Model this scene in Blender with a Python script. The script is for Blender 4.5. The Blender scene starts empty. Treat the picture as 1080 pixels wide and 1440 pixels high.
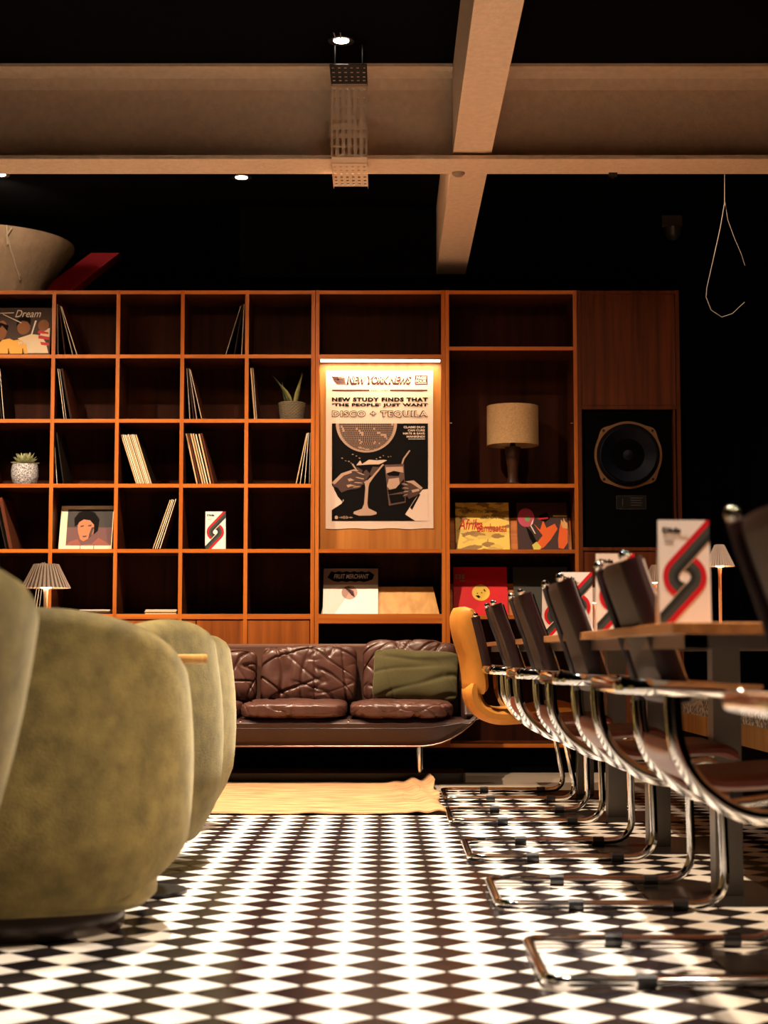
import bpy, math, random
from mathutils import Vector, Matrix, noise
rnd = random.Random(7)
R = math.radians
SC = bpy.context.scene
C = SC.collection

# ------------------------------------------------------------------ camera
F_PX, H_CAM, TILT = 2390.0, 0.69, math.atan(0.0833)
cam_d = bpy.data.cameras.new('camera'); cam = bpy.data.objects.new('camera', cam_d); C.objects.link(cam)
cam.location = (0, 0, H_CAM); cam.rotation_euler = (math.pi/2 + TILT, 0, 0)
cam_d.sensor_fit = 'VERTICAL'; cam_d.sensor_height = 36; cam_d.lens = F_PX/1440*36
cam_d.clip_end = 60
cam_d.dof.use_dof = True; cam_d.dof.focus_distance = 8.0; cam_d.dof.aperture_fstop = 4.2
cam_d.dof.aperture_blades = 0
SC.camera = cam

# ------------------------------------------------------------------ world, exposure
w = bpy.data.worlds.new('world'); SC.world = w; w.use_nodes = True
w.node_tree.nodes['Background'].inputs[0].default_value = (0.02, 0.025, 0.04, 1)
w.node_tree.nodes['Background'].inputs[1].default_value = 0.05
vs = SC.view_settings
vs.view_transform = 'Standard'; vs.look = 'None'; vs.gamma = 1; vs.use_curve_mapping = False
vs.exposure = 0.0
SC.cycles.max_bounces = 7; SC.cycles.diffuse_bounces = 4; SC.cycles.glossy_bounces = 4
SC.cycles.sample_clamp_indirect = 6

WARM = (1.0, 0.74, 0.5)
def spot(x, y, z, power, ang, blend, col=WARM, size=0.03, aim=None):
    l = bpy.data.lights.new('spot_light', 'SPOT'); l.energy = power; l.color = col
    l.spot_size = R(ang); l.spot_blend = blend; l.shadow_soft_size = size
    o = bpy.data.objects.new('spot_light', l); C.objects.link(o); o.location = (x, y, z)
    if aim:
        o.rotation_euler = (Vector(aim) - Vector((x, y, z))).to_track_quat('-Z', 'Y').to_euler()
    return o
# ceiling downlights over the aisle
COOLW = (1.0, 0.84, 0.68)
spot(-0.19, 7.40, 3.40, 900, 66, 0.9, COOLW)
spot(-0.10, 5.40, 3.40, 1400, 78, 0.9, COOLW)
spot(0.22, 3.25, 3.40, 900, 68, 1.0, COOLW)
spot(1.15, 1.30, 3.40, 520, 90, 0.8)  # added lamp without a fixture, fills the floor under the table's near end
# unseen lamps added beyond the long table to brighten the floor under it
spot(3.9, 6.6, 3.40, 1300, 46, 0.8, WARM, 0.03, (1.0, 6.5, 0))
spot(3.9, 3.9, 3.40, 1500, 46, 0.8, WARM, 0.03, (0.9, 3.9, 0))
# shelf washers hidden behind the cross beam
spot(-2.35, 8.25, 3.42, 860, 145, 1.0)
spot(-0.50, 8.25, 3.42, 560, 139, 1.0)
spot(1.35, 8.25, 3.42, 85, 145, 1.0)
# lamp of the far row, turned to the column
spot(-2.24, 9.64, 3.36, 24, 120, 0.8, WARM, 0.03, (-2.5, 11.2, 2.9))

# ------------------------------------------------------------------ helpers
def at(px, py, Y):
    x = (px-540)/F_PX; v = (720-py)/F_PX
    s = Y/(math.cos(TILT) - v*math.sin(TILT))
    return s*x, H_CAM + s*(math.sin(TILT) + v*math.cos(TILT))
def AX(px, py, Y): return at(px, py, Y)[0]
def AZ(px, py, Y): return at(px, py, Y)[1]

MATS = {}
def nm(name):
    m = bpy.data.materials.new(name); m.use_nodes = True
    return m, m.node_tree, m.node_tree.nodes['Principled BSDF']
def mat(name, col, rough=0.5, metal=0.0, emit=None, es=0, sheen=0, coat=0, var=0, vscale=20, bump=0, bscale=80, spec=None, mapscale=None):
    if name in MATS: return MATS[name]
    m, nt, b = nm(name)
    b.inputs['Base Color'].default_value = (*col, 1); b.inputs['Roughness'].default_value = rough
    b.inputs['Metallic'].default_value = metal
    if spec is None and rough >= .45 and not metal: spec = .18
    if spec is not None: b.inputs['Specular IOR Level'].default_value = spec
    if emit: b.inputs['Emission Color'].default_value = (*emit, 1); b.inputs['Emission Strength'].default_value = es
    if sheen:
        b.inputs['Sheen Weight'].default_value = sheen; b.inputs['Sheen Roughness'].default_value = 0.4
        b.inputs['Sheen Tint'].default_value = (1, .9, .6, 1)
    if coat: b.inputs['Coat Weight'].default_value = coat; b.inputs['Coat Roughness'].default_value = .15
    if var or bump:
        tc = nt.nodes.new('ShaderNodeTexCoord'); mp = nt.nodes.new('ShaderNodeMapping')
        nt.links.new(tc.outputs['Object'], mp.inputs[0])
        if mapscale: mp.inputs['Scale'].default_value = mapscale
    if var:
        n = nt.nodes.new('ShaderNodeTexNoise'); n.inputs['Scale'].default_value = vscale; n.inputs['Detail'].default_value = 6
        r = nt.nodes.new('ShaderNodeValToRGB')
        nt.links.new(mp.outputs[0], n.inputs['Vector']); nt.links.new(n.outputs[0], r.inputs[0])
        r.color_ramp.elements[0].position = .35; r.color_ramp.elements[1].position = .68
        r.color_ramp.elements[0].color = (*[c*(1-var) for c in col], 1)
        r.color_ramp.elements[1].color = (*[min(1, c*(1+var)) for c in col], 1)
        nt.links.new(r.outputs[0], b.inputs['Base Color'])
    if bump:
        n2 = nt.nodes.new('ShaderNodeTexNoise'); n2.inputs['Scale'].default_value = bscale; n2.inputs['Detail'].default_value = 4
        bp = nt.nodes.new('ShaderNodeBump'); bp.inputs['Strength'].default_value = bump; bp.inputs['Distance'].default_value = .01
        nt.links.new(mp.outputs[0], n2.inputs['Vector']); nt.links.new(n2.outputs[0], bp.inputs['Height'])
        nt.links.new(bp.outputs[0], b.inputs['Normal'])
    MATS[name] = m
    return m
def wood(name, dark, light, axis='Z', rough=0.38, scale=1.0, spec=.3):
    m, nt, b = nm(name); b.inputs['Specular IOR Level'].default_value = spec
    tc = nt.nodes.new('ShaderNodeTexCoord'); mp = nt.nodes.new('ShaderNodeMapping')
    gi = nt.nodes.new('ShaderNodeObjectInfo')
    cm = nt.nodes.new('ShaderNodeVectorMath'); cm.operation = 'ADD'
    mul = nt.nodes.new('ShaderNodeVectorMath'); mul.operation = 'SCALE'; mul.inputs[3].default_value = .37
    nt.links.new(tc.outputs['Object'], cm.inputs[0])
    nt.links.new(gi.outputs['Location'], mul.inputs[0]); nt.links.new(mul.outputs[0], cm.inputs[1])
    nt.links.new(cm.outputs[0], mp.inputs[0])
    s = [34*scale]*3; s['XYZ'.index(axis)] = 1.6*scale
    mp.inputs['Scale'].default_value = s
    n = nt.nodes.new('ShaderNodeTexNoise'); n.inputs['Scale'].default_value = 1; n.inputs['Detail'].default_value = 8; n.inputs['Distortion'].default_value = .6
    n2 = nt.nodes.new('ShaderNodeTexNoise'); n2.inputs['Scale'].default_value = .18; n2.inputs['Detail'].default_value = 3
    mx = nt.nodes.new('ShaderNodeMath'); mx.operation = 'MULTIPLY_ADD'; mx.inputs[1].default_value = .6
    ml = nt.nodes.new('ShaderNodeMath'); ml.operation = 'MULTIPLY'; ml.inputs[1].default_value = .4
    r = nt.nodes.new('ShaderNodeValToRGB')
    nt.links.new(mp.outputs[0], n.inputs['Vector']); nt.links.new(mp.outputs[0], n2.inputs['Vector'])
    nt.links.new(n2.outputs[0], ml.inputs[0])
    nt.links.new(n.outputs[0], mx.inputs[0]); nt.links.new(ml.outputs[0], mx.inputs[2])
    nt.links.new(mx.outputs[0], r.inputs[0])
    r.color_ramp.elements[0].position = .38; r.color_ramp.elements[1].position = .62
    r.color_ramp.elements[0].color = (*dark, 1); r.color_ramp.elements[1].color = (*light, 1)
    nt.links.new(r.outputs[0], b.inputs['Base Color'])
    b.inputs['Roughness'].default_value = rough
    bp = nt.nodes.new('ShaderNodeBump'); bp.inputs['Strength'].default_value = .12; bp.inputs['Distance'].default_value = .004
    nt.links.new(n.outputs[0], bp.inputs['Height']); nt.links.new(bp.outputs[0], b.inputs['Normal'])
    MATS[name] = m
    return m

class MB:
    def __init__(s): s.v = []; s.f = []
    def add(s, vs, fs):
        o = len(s.v); s.v += [tuple(v) for v in vs]; s.f += [tuple(i+o for i in f) for f in fs]; return s
    def box(s, x0, x1, y0, y1, z0, z1):
        return s.add([(x0,y0,z0),(x1,y0,z0),(x1,y1,z0),(x0,y1,z0),(x0,y0,z1),(x1,y0,z1),(x1,y1,z1),(x0,y1,z1)],
                     [(3,2,1,0),(4,5,6,7),(0,1,5,4),(1,2,6,5),(2,3,7,6),(3,0,4,7)])
    def prism(s, pts, y0, y1):          # polygon in x,z extruded along y (front at y0)
        n = len(pts)
        s.add([(x,y0,z) for x,z in pts] + [(x,y1,z) for x,z in pts],
              [tuple(range(n))] + [tuple(range(2*n-1, n-1, -1))] + [(i, i+n, (i+1)%n+n, (i+1)%n) for i in range(n)])
        return s
    def lathe(s, prof, seg=32, cx=0, cy=0):
        n = len(prof); vs = []
        for k in range(seg):
            a = 2*math.pi*k/seg
            vs += [(cx+r*math.cos(a), cy+r*math.sin(a), z) for r, z in prof]
        fs = []
        for k in range(seg):
            k2 = (k+1) % seg
            fs += [(k*n+i, k2*n+i, k2*n+i+1, k*n+i+1) for i in range(n-1)]
        return s.add(vs, fs)
    def tube(s, path, r, seg=10, closed=False, ry=None, cap=True):
        P = [Vector(p) for p in path]; n = len(P); rings = []
        up = Vector((0,0,1)); prev = None
        for i in range(n):
            a = P[(i-1) % n] if (closed or i > 0) else P[0]
            b = P[(i+1) % n] if (closed or i < n-1) else P[-1]
            t = (b-a).normalized()
            if prev is None:
                nn = t.cross(up)
                if nn.length < 1e-3: nn = t.cross(Vector((0,1,0)))
                nn.normalize()
            else:
                nn = prev - t*prev.dot(t)
                nn.normalize()
            prev = nn; bb = nn.cross(t)
            rr = r[i] if isinstance(r, (list, tuple)) else r
            r2 = ry if ry else rr
            rings.append([P[i] + nn*rr*math.cos(2*math.pi*k/seg) + bb*r2*math.sin(2*math.pi*k/seg) for k in range(seg)])
        vs = [v for ring in rings for v in ring]; fs = []
        for i in range(n if closed else n-1):
            j = (i+1) % n
            fs += [(i*seg+k, i*seg+(k+1) % seg, j*seg+(k+1) % seg, j*seg+k) for k in range(seg)]
        if cap and not closed:
            fs += [tuple(range(seg-1, -1, -1)), tuple((n-1)*seg+k for k in range(seg))]
        return s.add(vs, fs)
    def build(s, name, m, parent=None, loc=(0,0,0), smooth=False, bevel=0, rot=(0,0,0), seg=2):
        me = bpy.data.meshes.new(name); me.from_pydata(s.v, [], s.f)
        me.validate(); me.materials.append(m)
        import bmesh
        bm = bmesh.new(); bm.from_mesh(me); bmesh.ops.recalc_face_normals(bm, faces=bm.faces); bm.to_mesh(me); bm.free()
        if smooth:
            me.polygons.foreach_set('use_smooth', [True]*len(me.polygons))
            try: me.set_sharp_from_angle(angle=R(50))
            except Exception: pass
        o = bpy.data.objects.new(name, me); C.objects.link(o)
        o.location = loc; o.rotation_euler = rot
        if parent: o.parent = parent
        if bevel:
            bv = o.modifiers.new('bevel', 'BEVEL'); bv.width = bevel; bv.segments = seg; bv.limit_method = 'ANGLE'
        return o
def tag(o, label, cat, group=None):
    o['label'] = label; o['category'] = cat
    if group: o['group'] = group
    return o
def thing(name, label, cat, loc=(0,0,0), rot=(0,0,0), group=None):
    o = bpy.data.objects.new(name, None); C.objects.link(o); o.location = loc; o.rotation_euler = rot
    o.empty_display_size = .1
    return tag(o, label, cat, group)
def struct(name, mb, m, parent=None, **k):
    o = mb.build(name, m, parent, **k)
    if not parent: o['kind'] = 'structure'
    return o
def link_copy(o, loc, parent=None):
    c = o.copy(); C.objects.link(c); c.location = loc
    if parent: c.parent = parent
    return c
def dup(root, loc, rot=None, label=None):
    r = root.copy(); C.objects.link(r); r.location = loc
    if rot is not None: r.rotation_euler = rot
    if label: r['label'] = label
    for ch in [c for c in root.children]:
        c = ch.copy(); C.objects.link(c); c.parent = r
        for g in [g for g in ch.children]:
            d = g.copy(); C.objects.link(d); d.parent = c
    return r
def arc(cx, cz, r, a0, a1, n=8):
    return [(cx+r*math.cos(R(a0+(a1-a0)*i/n)), cz+r*math.sin(R(a0+(a1-a0)*i/n))) for i in range(n+1)]
def fillet(pts, rad, n=6):
    """round the corners of a 3-D polyline"""
    P = [Vector(p) for p in pts]; out = [P[0]]
    for i in range(1, len(P)-1):
        a, b, c = P[i-1], P[i], P[i+1]
        r = rad[i-1] if isinstance(rad, (list, tuple)) else rad
        p0 = b + (a-b).normalized()*min(r, (a-b).length*.49); p1 = b + (c-b).normalized()*min(r, (c-b).length*.49)
        for k in range(n+1):
            t = k/n
            out.append(p0*(1-t)**2 + b*2*t*(1-t) + p1*t*t)
    out.append(P[-1]); return out

# flat print: polygons laid on a surface (local x right, z up, front = -y)
def clip_poly(poly, x0, x1, z0, z1):
    def cut(ps, f, inter):
        out = []
        for i in range(len(ps)):
            a, b = ps[i], ps[(i+1) % len(ps)]
            if f(a): out.append(a)
            if f(a) != f(b): out.append(inter(a, b))
        return out
    def ix(v): return lambda a, b: (v, a[1]+(b[1]-a[1])*(v-a[0])/(b[0]-a[0]))
    def iz(v): return lambda a, b: (a[0]+(b[0]-a[0])*(v-a[1])/(b[1]-a[1]), v)
    for f, it in ((lambda p: p[0] >= x0, ix(x0)), (lambda p: p[0] <= x1, ix(x1)), (lambda p: p[1] >= z0, iz(z0)), (lambda p: p[1] <= z1, iz(z1))):
        if not poly: return []
        poly = cut(poly, f, it)
    return poly
SPLIT = ('splash', 'hand_print', 'sleeve_print', 'sleeve_shadow', 'martini_liquid', 'ice_shadow', 'tumbler', 'arm_print', 'face_print', 'shirt_print')
def print_polys(name, polys, m, parent, y):
    if name in SPLIT and len(polys) > 1:
        return [print_polys(name, [p], m, parent, y) for p in polys][0]
    mb = MB()
    for p in polys:
        if len(p) >= 3: mb.prism(p, y, y+.0004)
    return mb.build(name, m, parent)
def text(name, s, m, parent, x0, x1, z0, z1, y, bold=0.0, shear=0.0, outline=None, spacing=1.0):
    cu = bpy.data.curves.new(name, 'FONT'); cu.body = s; cu.offset = bold; cu.extrude = .0005; cu.shear = shear
    cu.space_character = spacing; cu.resolution_u = 3
    o = bpy.data.objects.new(name, cu); C.objects.link(o)
    dg = bpy.context.evaluated_depsgraph_get()
    me = bpy.data.meshes.new_from_object(o.evaluated_get(dg))
    C.objects.unlink(o); bpy.data.objects.remove(o)
    xs = [v.co.x for v in me.vertices]; zs = [v.co.y for v in me.vertices]
    a, b, c, d = min(xs), max(xs), min(zs), max(zs)
    for v in me.vertices:
        X = x0+(v.co.x-a)/(b-a)*(x1-x0); Z = z0+(v.co.y-c)/(d-c)*(z1-z0)
        v.co = (X, y + (0 if v.co.z > 0 else .0004), Z)
    me.materials.clear(); me.materials.append(m)
    ob = bpy.data.objects.new(name, me); C.objects.link(ob); ob.parent = parent
    return ob

# ------------------------------------------------------------------ materials
WV = wood('teak_lit_upright', (.34,.085,.012), (.52,.155,.022), 'Z')
WH = wood('teak_lit_shelf', (.36,.09,.012), (.56,.17,.024), 'X')
WIN = wood('teak_shaded', (.04,.010,.003), (.09,.022,.006), 'Y', rough=.5, spec=.15)  # shaded copy of the teak, cubby shade put into the colour
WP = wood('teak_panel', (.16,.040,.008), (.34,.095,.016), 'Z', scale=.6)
WB = wood('shaded_back', (.020,.0050,.0020), (.052,.0120,.0045), 'Z', scale=.6, rough=.6, spec=.1)  # back panels darkened so the cubbies look shaded inside
WD = wood('dark_door', (.05,.012,.004), (.13,.032,.009), 'Z', scale=.7, rough=.55, spec=.15)
WO = wood('light_oak', (.42,.20,.05), (.62,.33,.10), 'Z', scale=.6)
WT = wood('table_wood', (.20,.07,.02), (.42,.17,.05), 'Y')
CHROME = mat('chrome', (.80,.78,.76), .07, 1)
STEEL = mat('brushed_steel', (.25,.23,.21), .35, 1)
BLACK = mat('black_paint', (.0006,.0007,.0012), .9, spec=.05)
BLACKM = mat('black_metal', (.01,.01,.011), .35)
BEIGE = mat('beam_paint', (.80,.61,.45), .75, var=.06, vscale=30, bump=.25, bscale=60)
PLASTER = mat('rough_plaster', (.40,.30,.21), .85, var=.08, vscale=14, bump=.5, bscale=25)
VELVET = mat('olive_velvet', (.135,.100,.030), .8, sheen=.30, var=.30, vscale=17, bump=.25, bscale=200, spec=.2)
LEATHER = mat('brown_leather', (.088,.034,.025), .38, coat=.12, var=.15, vscale=12, bump=.12, bscale=40)
LEATHERD = mat('dark_brown_leather', (.036,.012,.009), .4, var=.1, vscale=12)
CHAIRL = mat('chair_brown_leather', (.17,.026,.011), .36, coat=.1, var=.12, vscale=10)
CHAIRB = mat('chair_back_leather', (.030,.012,.005), .5, spec=.2, var=.15, vscale=14)
TAN = mat('tan_leather', (.42,.165,.024), .45, var=.08, vscale=10)
JUTE = mat('tan_hide', (.46,.25,.115), .9, var=.38, vscale=9, bump=.6, bscale=120, mapscale=(.6,3.4,1))
OLIVEC = mat('olive_cushion', (.085,.075,.033), .9, sheen=.3, var=.12, vscale=200)
PAPER = mat('paper', (.86,.80,.74), .6)
INK = mat('ink_black', (.005,.004,.004), .7, spec=.05)
INKP = mat('ink_plum', (.045,.012,.020), .6)
RED = mat('ink_red', (.55,.012,.022), .5)
GREY = mat('ink_grey', (.055,.062,.058), .5)
GREYD = mat('ink_dark_grey', (.025,.03,.028), .5)
FAINT = mat('ink_faint', (.62,.52,.46), .6)

# ------------------------------------------------------------------ room shell
DT = 0.1543                 # diagonal pitch of the chequered floor
YB0, XB0 = 3.384, -0.0175   # one black tile centre
struct('floor', MB().box(-6, 4.6, -3.2, 12.9, -.12, -.0035), mat('grout', (.20,.12,.055), .8))
flo = bpy.data.objects['floor']
TB = mat('black_tile', (.009,.007,.009), .22, spec=.22, var=.3, vscale=6)
TW = mat('white_tile', (.86,.81,.74), .25, var=.04, vscale=5)
def tile_mesh(name, m):
    h = DT/2 - .0022
    me = MB().add([(0,-h,0),(h,0,0),(0,h,0),(-h,0,0),(0,-h-.001,-.006),(h+.001,0,-.006),(0,h+.001,-.006),(-h-.001,0,-.006)],
                  [(0,1,2,3),(4,5,1,0),(5,6,2,1),(6,7,3,2),(7,4,0,3)])
    o = me.build('floor_tile', m, flo); return o
tb = tile_mesh('b', TB); tw = tile_mesh('w', TW)
YT = 8.57                   # the chequered floor ends here, plain floor beyond
cells = []
for j in range(-42, 70):
    for i in range(-76, 60):
        x = XB0 + i*DT/2; y = YB0 + j*DT/2
        if (i+j) % 2: continue
        if y > YT or y < -3.0 or x < -5.9 or x > 4.5: continue
        black = (i % 2 == 0)
        vis = (y > 3.2 and abs(x)/y < .235 and not (x < -.5 and y < 5))
        cells.append((0 if vis else 1, y, x, black))
cells.sort()
stuffs = {True: MB(), False: MB()}
first = {True: tb, False: tw}; used = {True: False, False: False}
for k, (_, y, x, black) in enumerate(cells):
    dz = rnd.uniform(-.0004, .0004)
    if k < 298:
        o = first[black]
        if used[black]: o = link_copy(o, (x, y, dz), flo)
        else: o.location = (x, y, dz); used[black] = True
    else:
        h = DT/2 - .0022
        stuffs[black].add([(x,y-h,dz),(x+h,y,dz),(x,y+h,dz),(x-h,y,dz)], [(0,1,2,3)])
for b in (True, False):
    o = stuffs[b].build('floor_tile', TB if b else TW, flo); o['kind'] = 'stuff'
struct('floor_strip', MB().box(-5.9, 4.5, YT+.085, 12.5, -.0035, .001), mat('plain_floor', (.40,.33,.26), .35, var=.06, vscale=3), flo)
struct('ceiling', MB().box(-6, 4.6, -3.2, 12.9, 3.46, 3.6), BLACK)
struct('wall_back', MB().box(-6, 4.6, 12.6, 12.8, 0, 3.46), BLACK)
struct('wall_left', MB().box(-6.1, -5.95, -3.2, 12.6, 0, 3.46), BLACK)
struct('wall_right', MB().box(4.5, 4.65, -3.2, 12.6, 0, 3.46), BLACK)
struct('wall_front', MB().box(-6, 4.6, -3.3, -3.15, 0, 3.46), BLACK)

# beams
mb = MB()
Y0 = 7.80
prof = [(Y0,3.0),(Y0+.25,3.0),(Y0+.25,3.018),(Y0+.135,3.022),(Y0+.13,3.03),(Y0+.13,3.44),(Y0+.25,3.445),(Y0+.25,3.46),(Y0,3.46),(Y0,3.445),(Y0+.05,3.44),(Y0+.10,3.42),(Y0+.12,3.37),(Y0+.12,3.03),(Y0+.115,3.022),(Y0,3.018)]
n = len(prof); X0, X1 = -5.9, 4.45
mb.add([(X0,y,z) for y,z in prof]+[(X1,y,z) for y,z in prof], [tuple(range(n)), tuple(range(2*n-1,n-1,-1))]+[(i,i+n,(i+1)%n+n,(i+1)%n) for i in range(n)])
struct('ceiling_beam', mb, BEIGE)
def trim_beam(y0, y1):
    m = MB()
    m.box(.325, .505, y0, y1, 3.035, 3.458)
    return m
struct('ceiling_beam', trim_beam(-3.1, 7.915), BEIGE)
struct('ceiling_beam', trim_beam(7.935, 10.38), BEIGE)
struct('ceiling_beam', MB().box(-.9, 4.45, 10.40, 10.62, 3.02, 3.458), BLACK)
# painted plaster patch and clip on the beam
tag(MB().lathe([(0,-.02),(.018,-.018),(.03,-.008),(.032,0)], 20).build('junction_cover', mat('cover_plastic', (.35,.26,.18), .5), None, (AX(645,245,8.0), 8.03, 3.0), smooth=True),
    'small round cover under the cross beam where the two beams meet', 'cover')
tag(MB().box(-.02,.02,-.012,.012,-.016,0).box(-.006,.006,-.012,.012,-.024,-.016).build('beam_clip', BLACKM, None, (AX(862,243,8.03), 8.035, 3.0)),
    'tiny metal clip hanging on the lower edge of the cross beam', 'clip')
# red slanting beam far left and column capital
xa, za = at(50,412,11.6); xb, zb = at(148,341,11.6); xc, zc_ = at(186,341,11.6); xd, zd = at(104,412,11.6)
mb = MB().prism([(xa-.5,za-.38),(xd-.5,zd-.38),(xc,zc_),(xb,zb)], 11.6, 11.75)
struct('trim_1', mb, mat('red_paint', (.42,.012,.03), .6))
cx = -2.62
cap = [(.20,0),(.20,2.62),(.22,2.72),(.30,2.92),(.40,3.1),(.50,3.24),(.575,3.345),(.575,3.37),(.0,3.372)]
m = MB().lathe(cap, 48).build('column', PLASTER, None, (cx, 11.0, 0), smooth=True); m['kind'] = 'structure'
mb = MB()
for pts in ([(20,325),(13,334),(15,350),(18,372),(20,385)], [(14,322),(12,345)],[(17,370),(21,380)]):
    path = []
    for (px, py) in pts:
        # sit on the cone
        x, z = at(px, py, 10.55); path.append((x-cx, -.03-math.sqrt(max(.01, (.575 if z > 3.34 else .5+(z-3.24)*.7 if z > 3.24 else .4+(z-3.1)*.714)**2-(x-cx)**2)), z))
    mb.tube(path, .006, 6)
mb.build('plaster_crack', mat('pale_plaster', (.6,.5,.38), .9), m)

# ------------------------------------------------------------------ record shelves
YF, YBK = 9.90, 10.27      # front edges, back panel
Z = {k: AZ(540, v, YF) for k, v in dict(top=411, s1=502, s2=594, s3=685, s4=775, s5=867, t1=490, tb=683).items()}
Ztop = Z['top']+.012; T = .022
cell = (Z['top']-Z['s5'])/5
zs = [Z['s5'] + cell*k for k in range(6)]       # shelf centre heights, bottom to top
vx = [(74-540), (165-540), (257-540), (348-540)]
VX = [-1.948, -1.568, -1.188, -.808]
V0 = VX[0]-.381
LEFT = V0-.381*2
XC0, XC1 = AX(443, 640, YF), AX(626.5, 640, YF)  # centre unit edges (unit joints)
XR1 = AX(813, 640, YF); XS1 = AX(958, 640, YF)
PL = .16                    # bottom board height
def front_lit(o, inner=None):  # fronts keep the lit teak, all other faces take the shaded copy
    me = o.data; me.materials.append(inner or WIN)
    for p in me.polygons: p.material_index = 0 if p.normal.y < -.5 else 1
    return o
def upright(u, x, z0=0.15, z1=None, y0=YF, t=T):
    return front_lit(MB().box(x-t/2, x+t/2, y0, YBK, z0, z1 or Ztop).build('upright', WV, u))
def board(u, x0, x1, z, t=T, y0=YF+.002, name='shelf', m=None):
    return front_lit(MB().box(x0, x1, y0, YBK, z-t/2, z+t/2).build(name, m or WH, u))
u = thing('record_shelf', 'wide wooden grid shelf of square cubbyholes on the left', 'shelf')
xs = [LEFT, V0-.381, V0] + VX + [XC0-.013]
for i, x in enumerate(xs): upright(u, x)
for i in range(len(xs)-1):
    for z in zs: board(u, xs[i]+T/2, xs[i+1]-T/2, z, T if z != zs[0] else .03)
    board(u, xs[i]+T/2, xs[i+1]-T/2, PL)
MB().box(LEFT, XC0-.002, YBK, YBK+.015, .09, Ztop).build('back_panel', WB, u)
MB().box(LEFT, XC0-.002, YF+.06, YF+.08, 0, .09).build('plinth', BLACK, u)
# cupboard doors under the grid: seams at 281 and 436 px
dx = [LEFT+.011, V0, AX(-60,890,YF), AX(125,890,YF), AX(282,890,YF), XC0-.026]
dx = [LEFT+.012, V0-.05, VX[0]+.02, VX[2]+.095, XC0-.026]
for i in range(len(dx)-1):
    MB().box(dx[i]+.003, dx[i+1]-.003, YF+.008, YF+.026, PL+.014, zs[0]-.022).build('door', WP, u, bevel=.001)
# centre unit: poster panel
u = thing('poster_cabinet', 'middle wooden cabinet with lit poster panel behind the sofa', 'cabinet')
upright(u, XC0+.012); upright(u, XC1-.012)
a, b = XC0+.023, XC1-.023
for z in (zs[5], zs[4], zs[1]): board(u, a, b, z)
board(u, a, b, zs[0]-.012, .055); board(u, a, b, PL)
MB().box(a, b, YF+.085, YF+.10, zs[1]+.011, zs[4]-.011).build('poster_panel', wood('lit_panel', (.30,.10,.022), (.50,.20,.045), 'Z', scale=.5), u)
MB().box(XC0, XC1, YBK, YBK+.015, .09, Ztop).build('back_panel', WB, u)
MB().box(XC0, XC1, YF+.06, YF+.08, 0, .09).build('plinth', BLACK, u)
# right unit
u = thing('lamp_cabinet', 'wooden shelf unit holding the drum lamp and four record sleeves', 'shelf')
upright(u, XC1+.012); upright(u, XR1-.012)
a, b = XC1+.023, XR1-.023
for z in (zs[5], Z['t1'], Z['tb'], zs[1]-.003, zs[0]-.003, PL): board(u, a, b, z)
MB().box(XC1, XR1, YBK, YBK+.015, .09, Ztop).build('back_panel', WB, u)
MB().box(XC1, XR1, YF+.06, YF+.08, 0, .09).build('plinth', BLACK, u)
for sx, px in ((1, 633), (-1, 806)):
    MB().tube([(AX(px,594,YF),YF+.03,AZ(540,594,YF)),(AX(px,594,YF)+sx*.012,YF+.03,AZ(540,594,YF))], .004, 8).build('shelf_pin', CHROME, u)
# speaker unit
u = thing('speaker_cabinet', 'narrow wooden cabinet with closed top panel around the loudspeaker', 'cabinet')
upright(u, XR1+.012).data.materials[0] = WD; upright(u, XS1-.012).data.materials[0] = WD  # darker fronts stand in for the light falling off on this side
a, b = XR1+.023, XS1-.023
zA, zB = AZ(540,573,YF), AZ(540,772,YF)
for z in (zs[5], zA, zB, PL): board(u, a, b, z, .02, m=WD)
MB().box(a+.002, b-.002, YF+.008, YF+.026, zA+.012, zs[5]-.012).build('door', WD, u)
MB().box(a+.002, b-.002, YF+.008, YF+.026, PL+.014, zB-.013).build('door', WD, u)
xq = AX(949,640,YF)
MB().box(xq-.006, xq+.006, YF+.004, YBK, zB+.012, zA-.012).build('trim_strip', WD, u)
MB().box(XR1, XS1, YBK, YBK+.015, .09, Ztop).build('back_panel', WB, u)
MB().box(XR1, XS1, YF+.06, YF+.08, 0, .09).build('plinth', BLACK, u)

# LED strip
u = thing('led_strip', 'glowing white light strip along the top of the poster panel', 'light')
a, b = XC0+.026, XC1-.026; zl = zs[4]-.016
MB().box(a, b, YF+.004, YF+.028, zl-.004, zl+.0045).build('housing', mat('alu', (.6,.6,.6), .3, 1), u)
MB().box(a+.004, b-.004, YF+.006, YF+.026, zl-.014, zl-.0045).build('diffuser', mat('led', (1,1,1), .5, emit=(1,.80,.58), es=6), u)
ld = bpy.data.lights.new('led_light', 'AREA'); ld.shape = 'RECTANGLE'; ld.size = b-a-.02; ld.size_y = .02; ld.energy = 6.0; ld.color = (1,.74,.46)
o = bpy.data.objects.new('led_light', ld); C.objects.link(o); o.location = ((a+b)/2, YF+.016, zl-.0165); o.rotation_euler = (R(8), 0, 0)
ld.spread = R(170)

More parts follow.
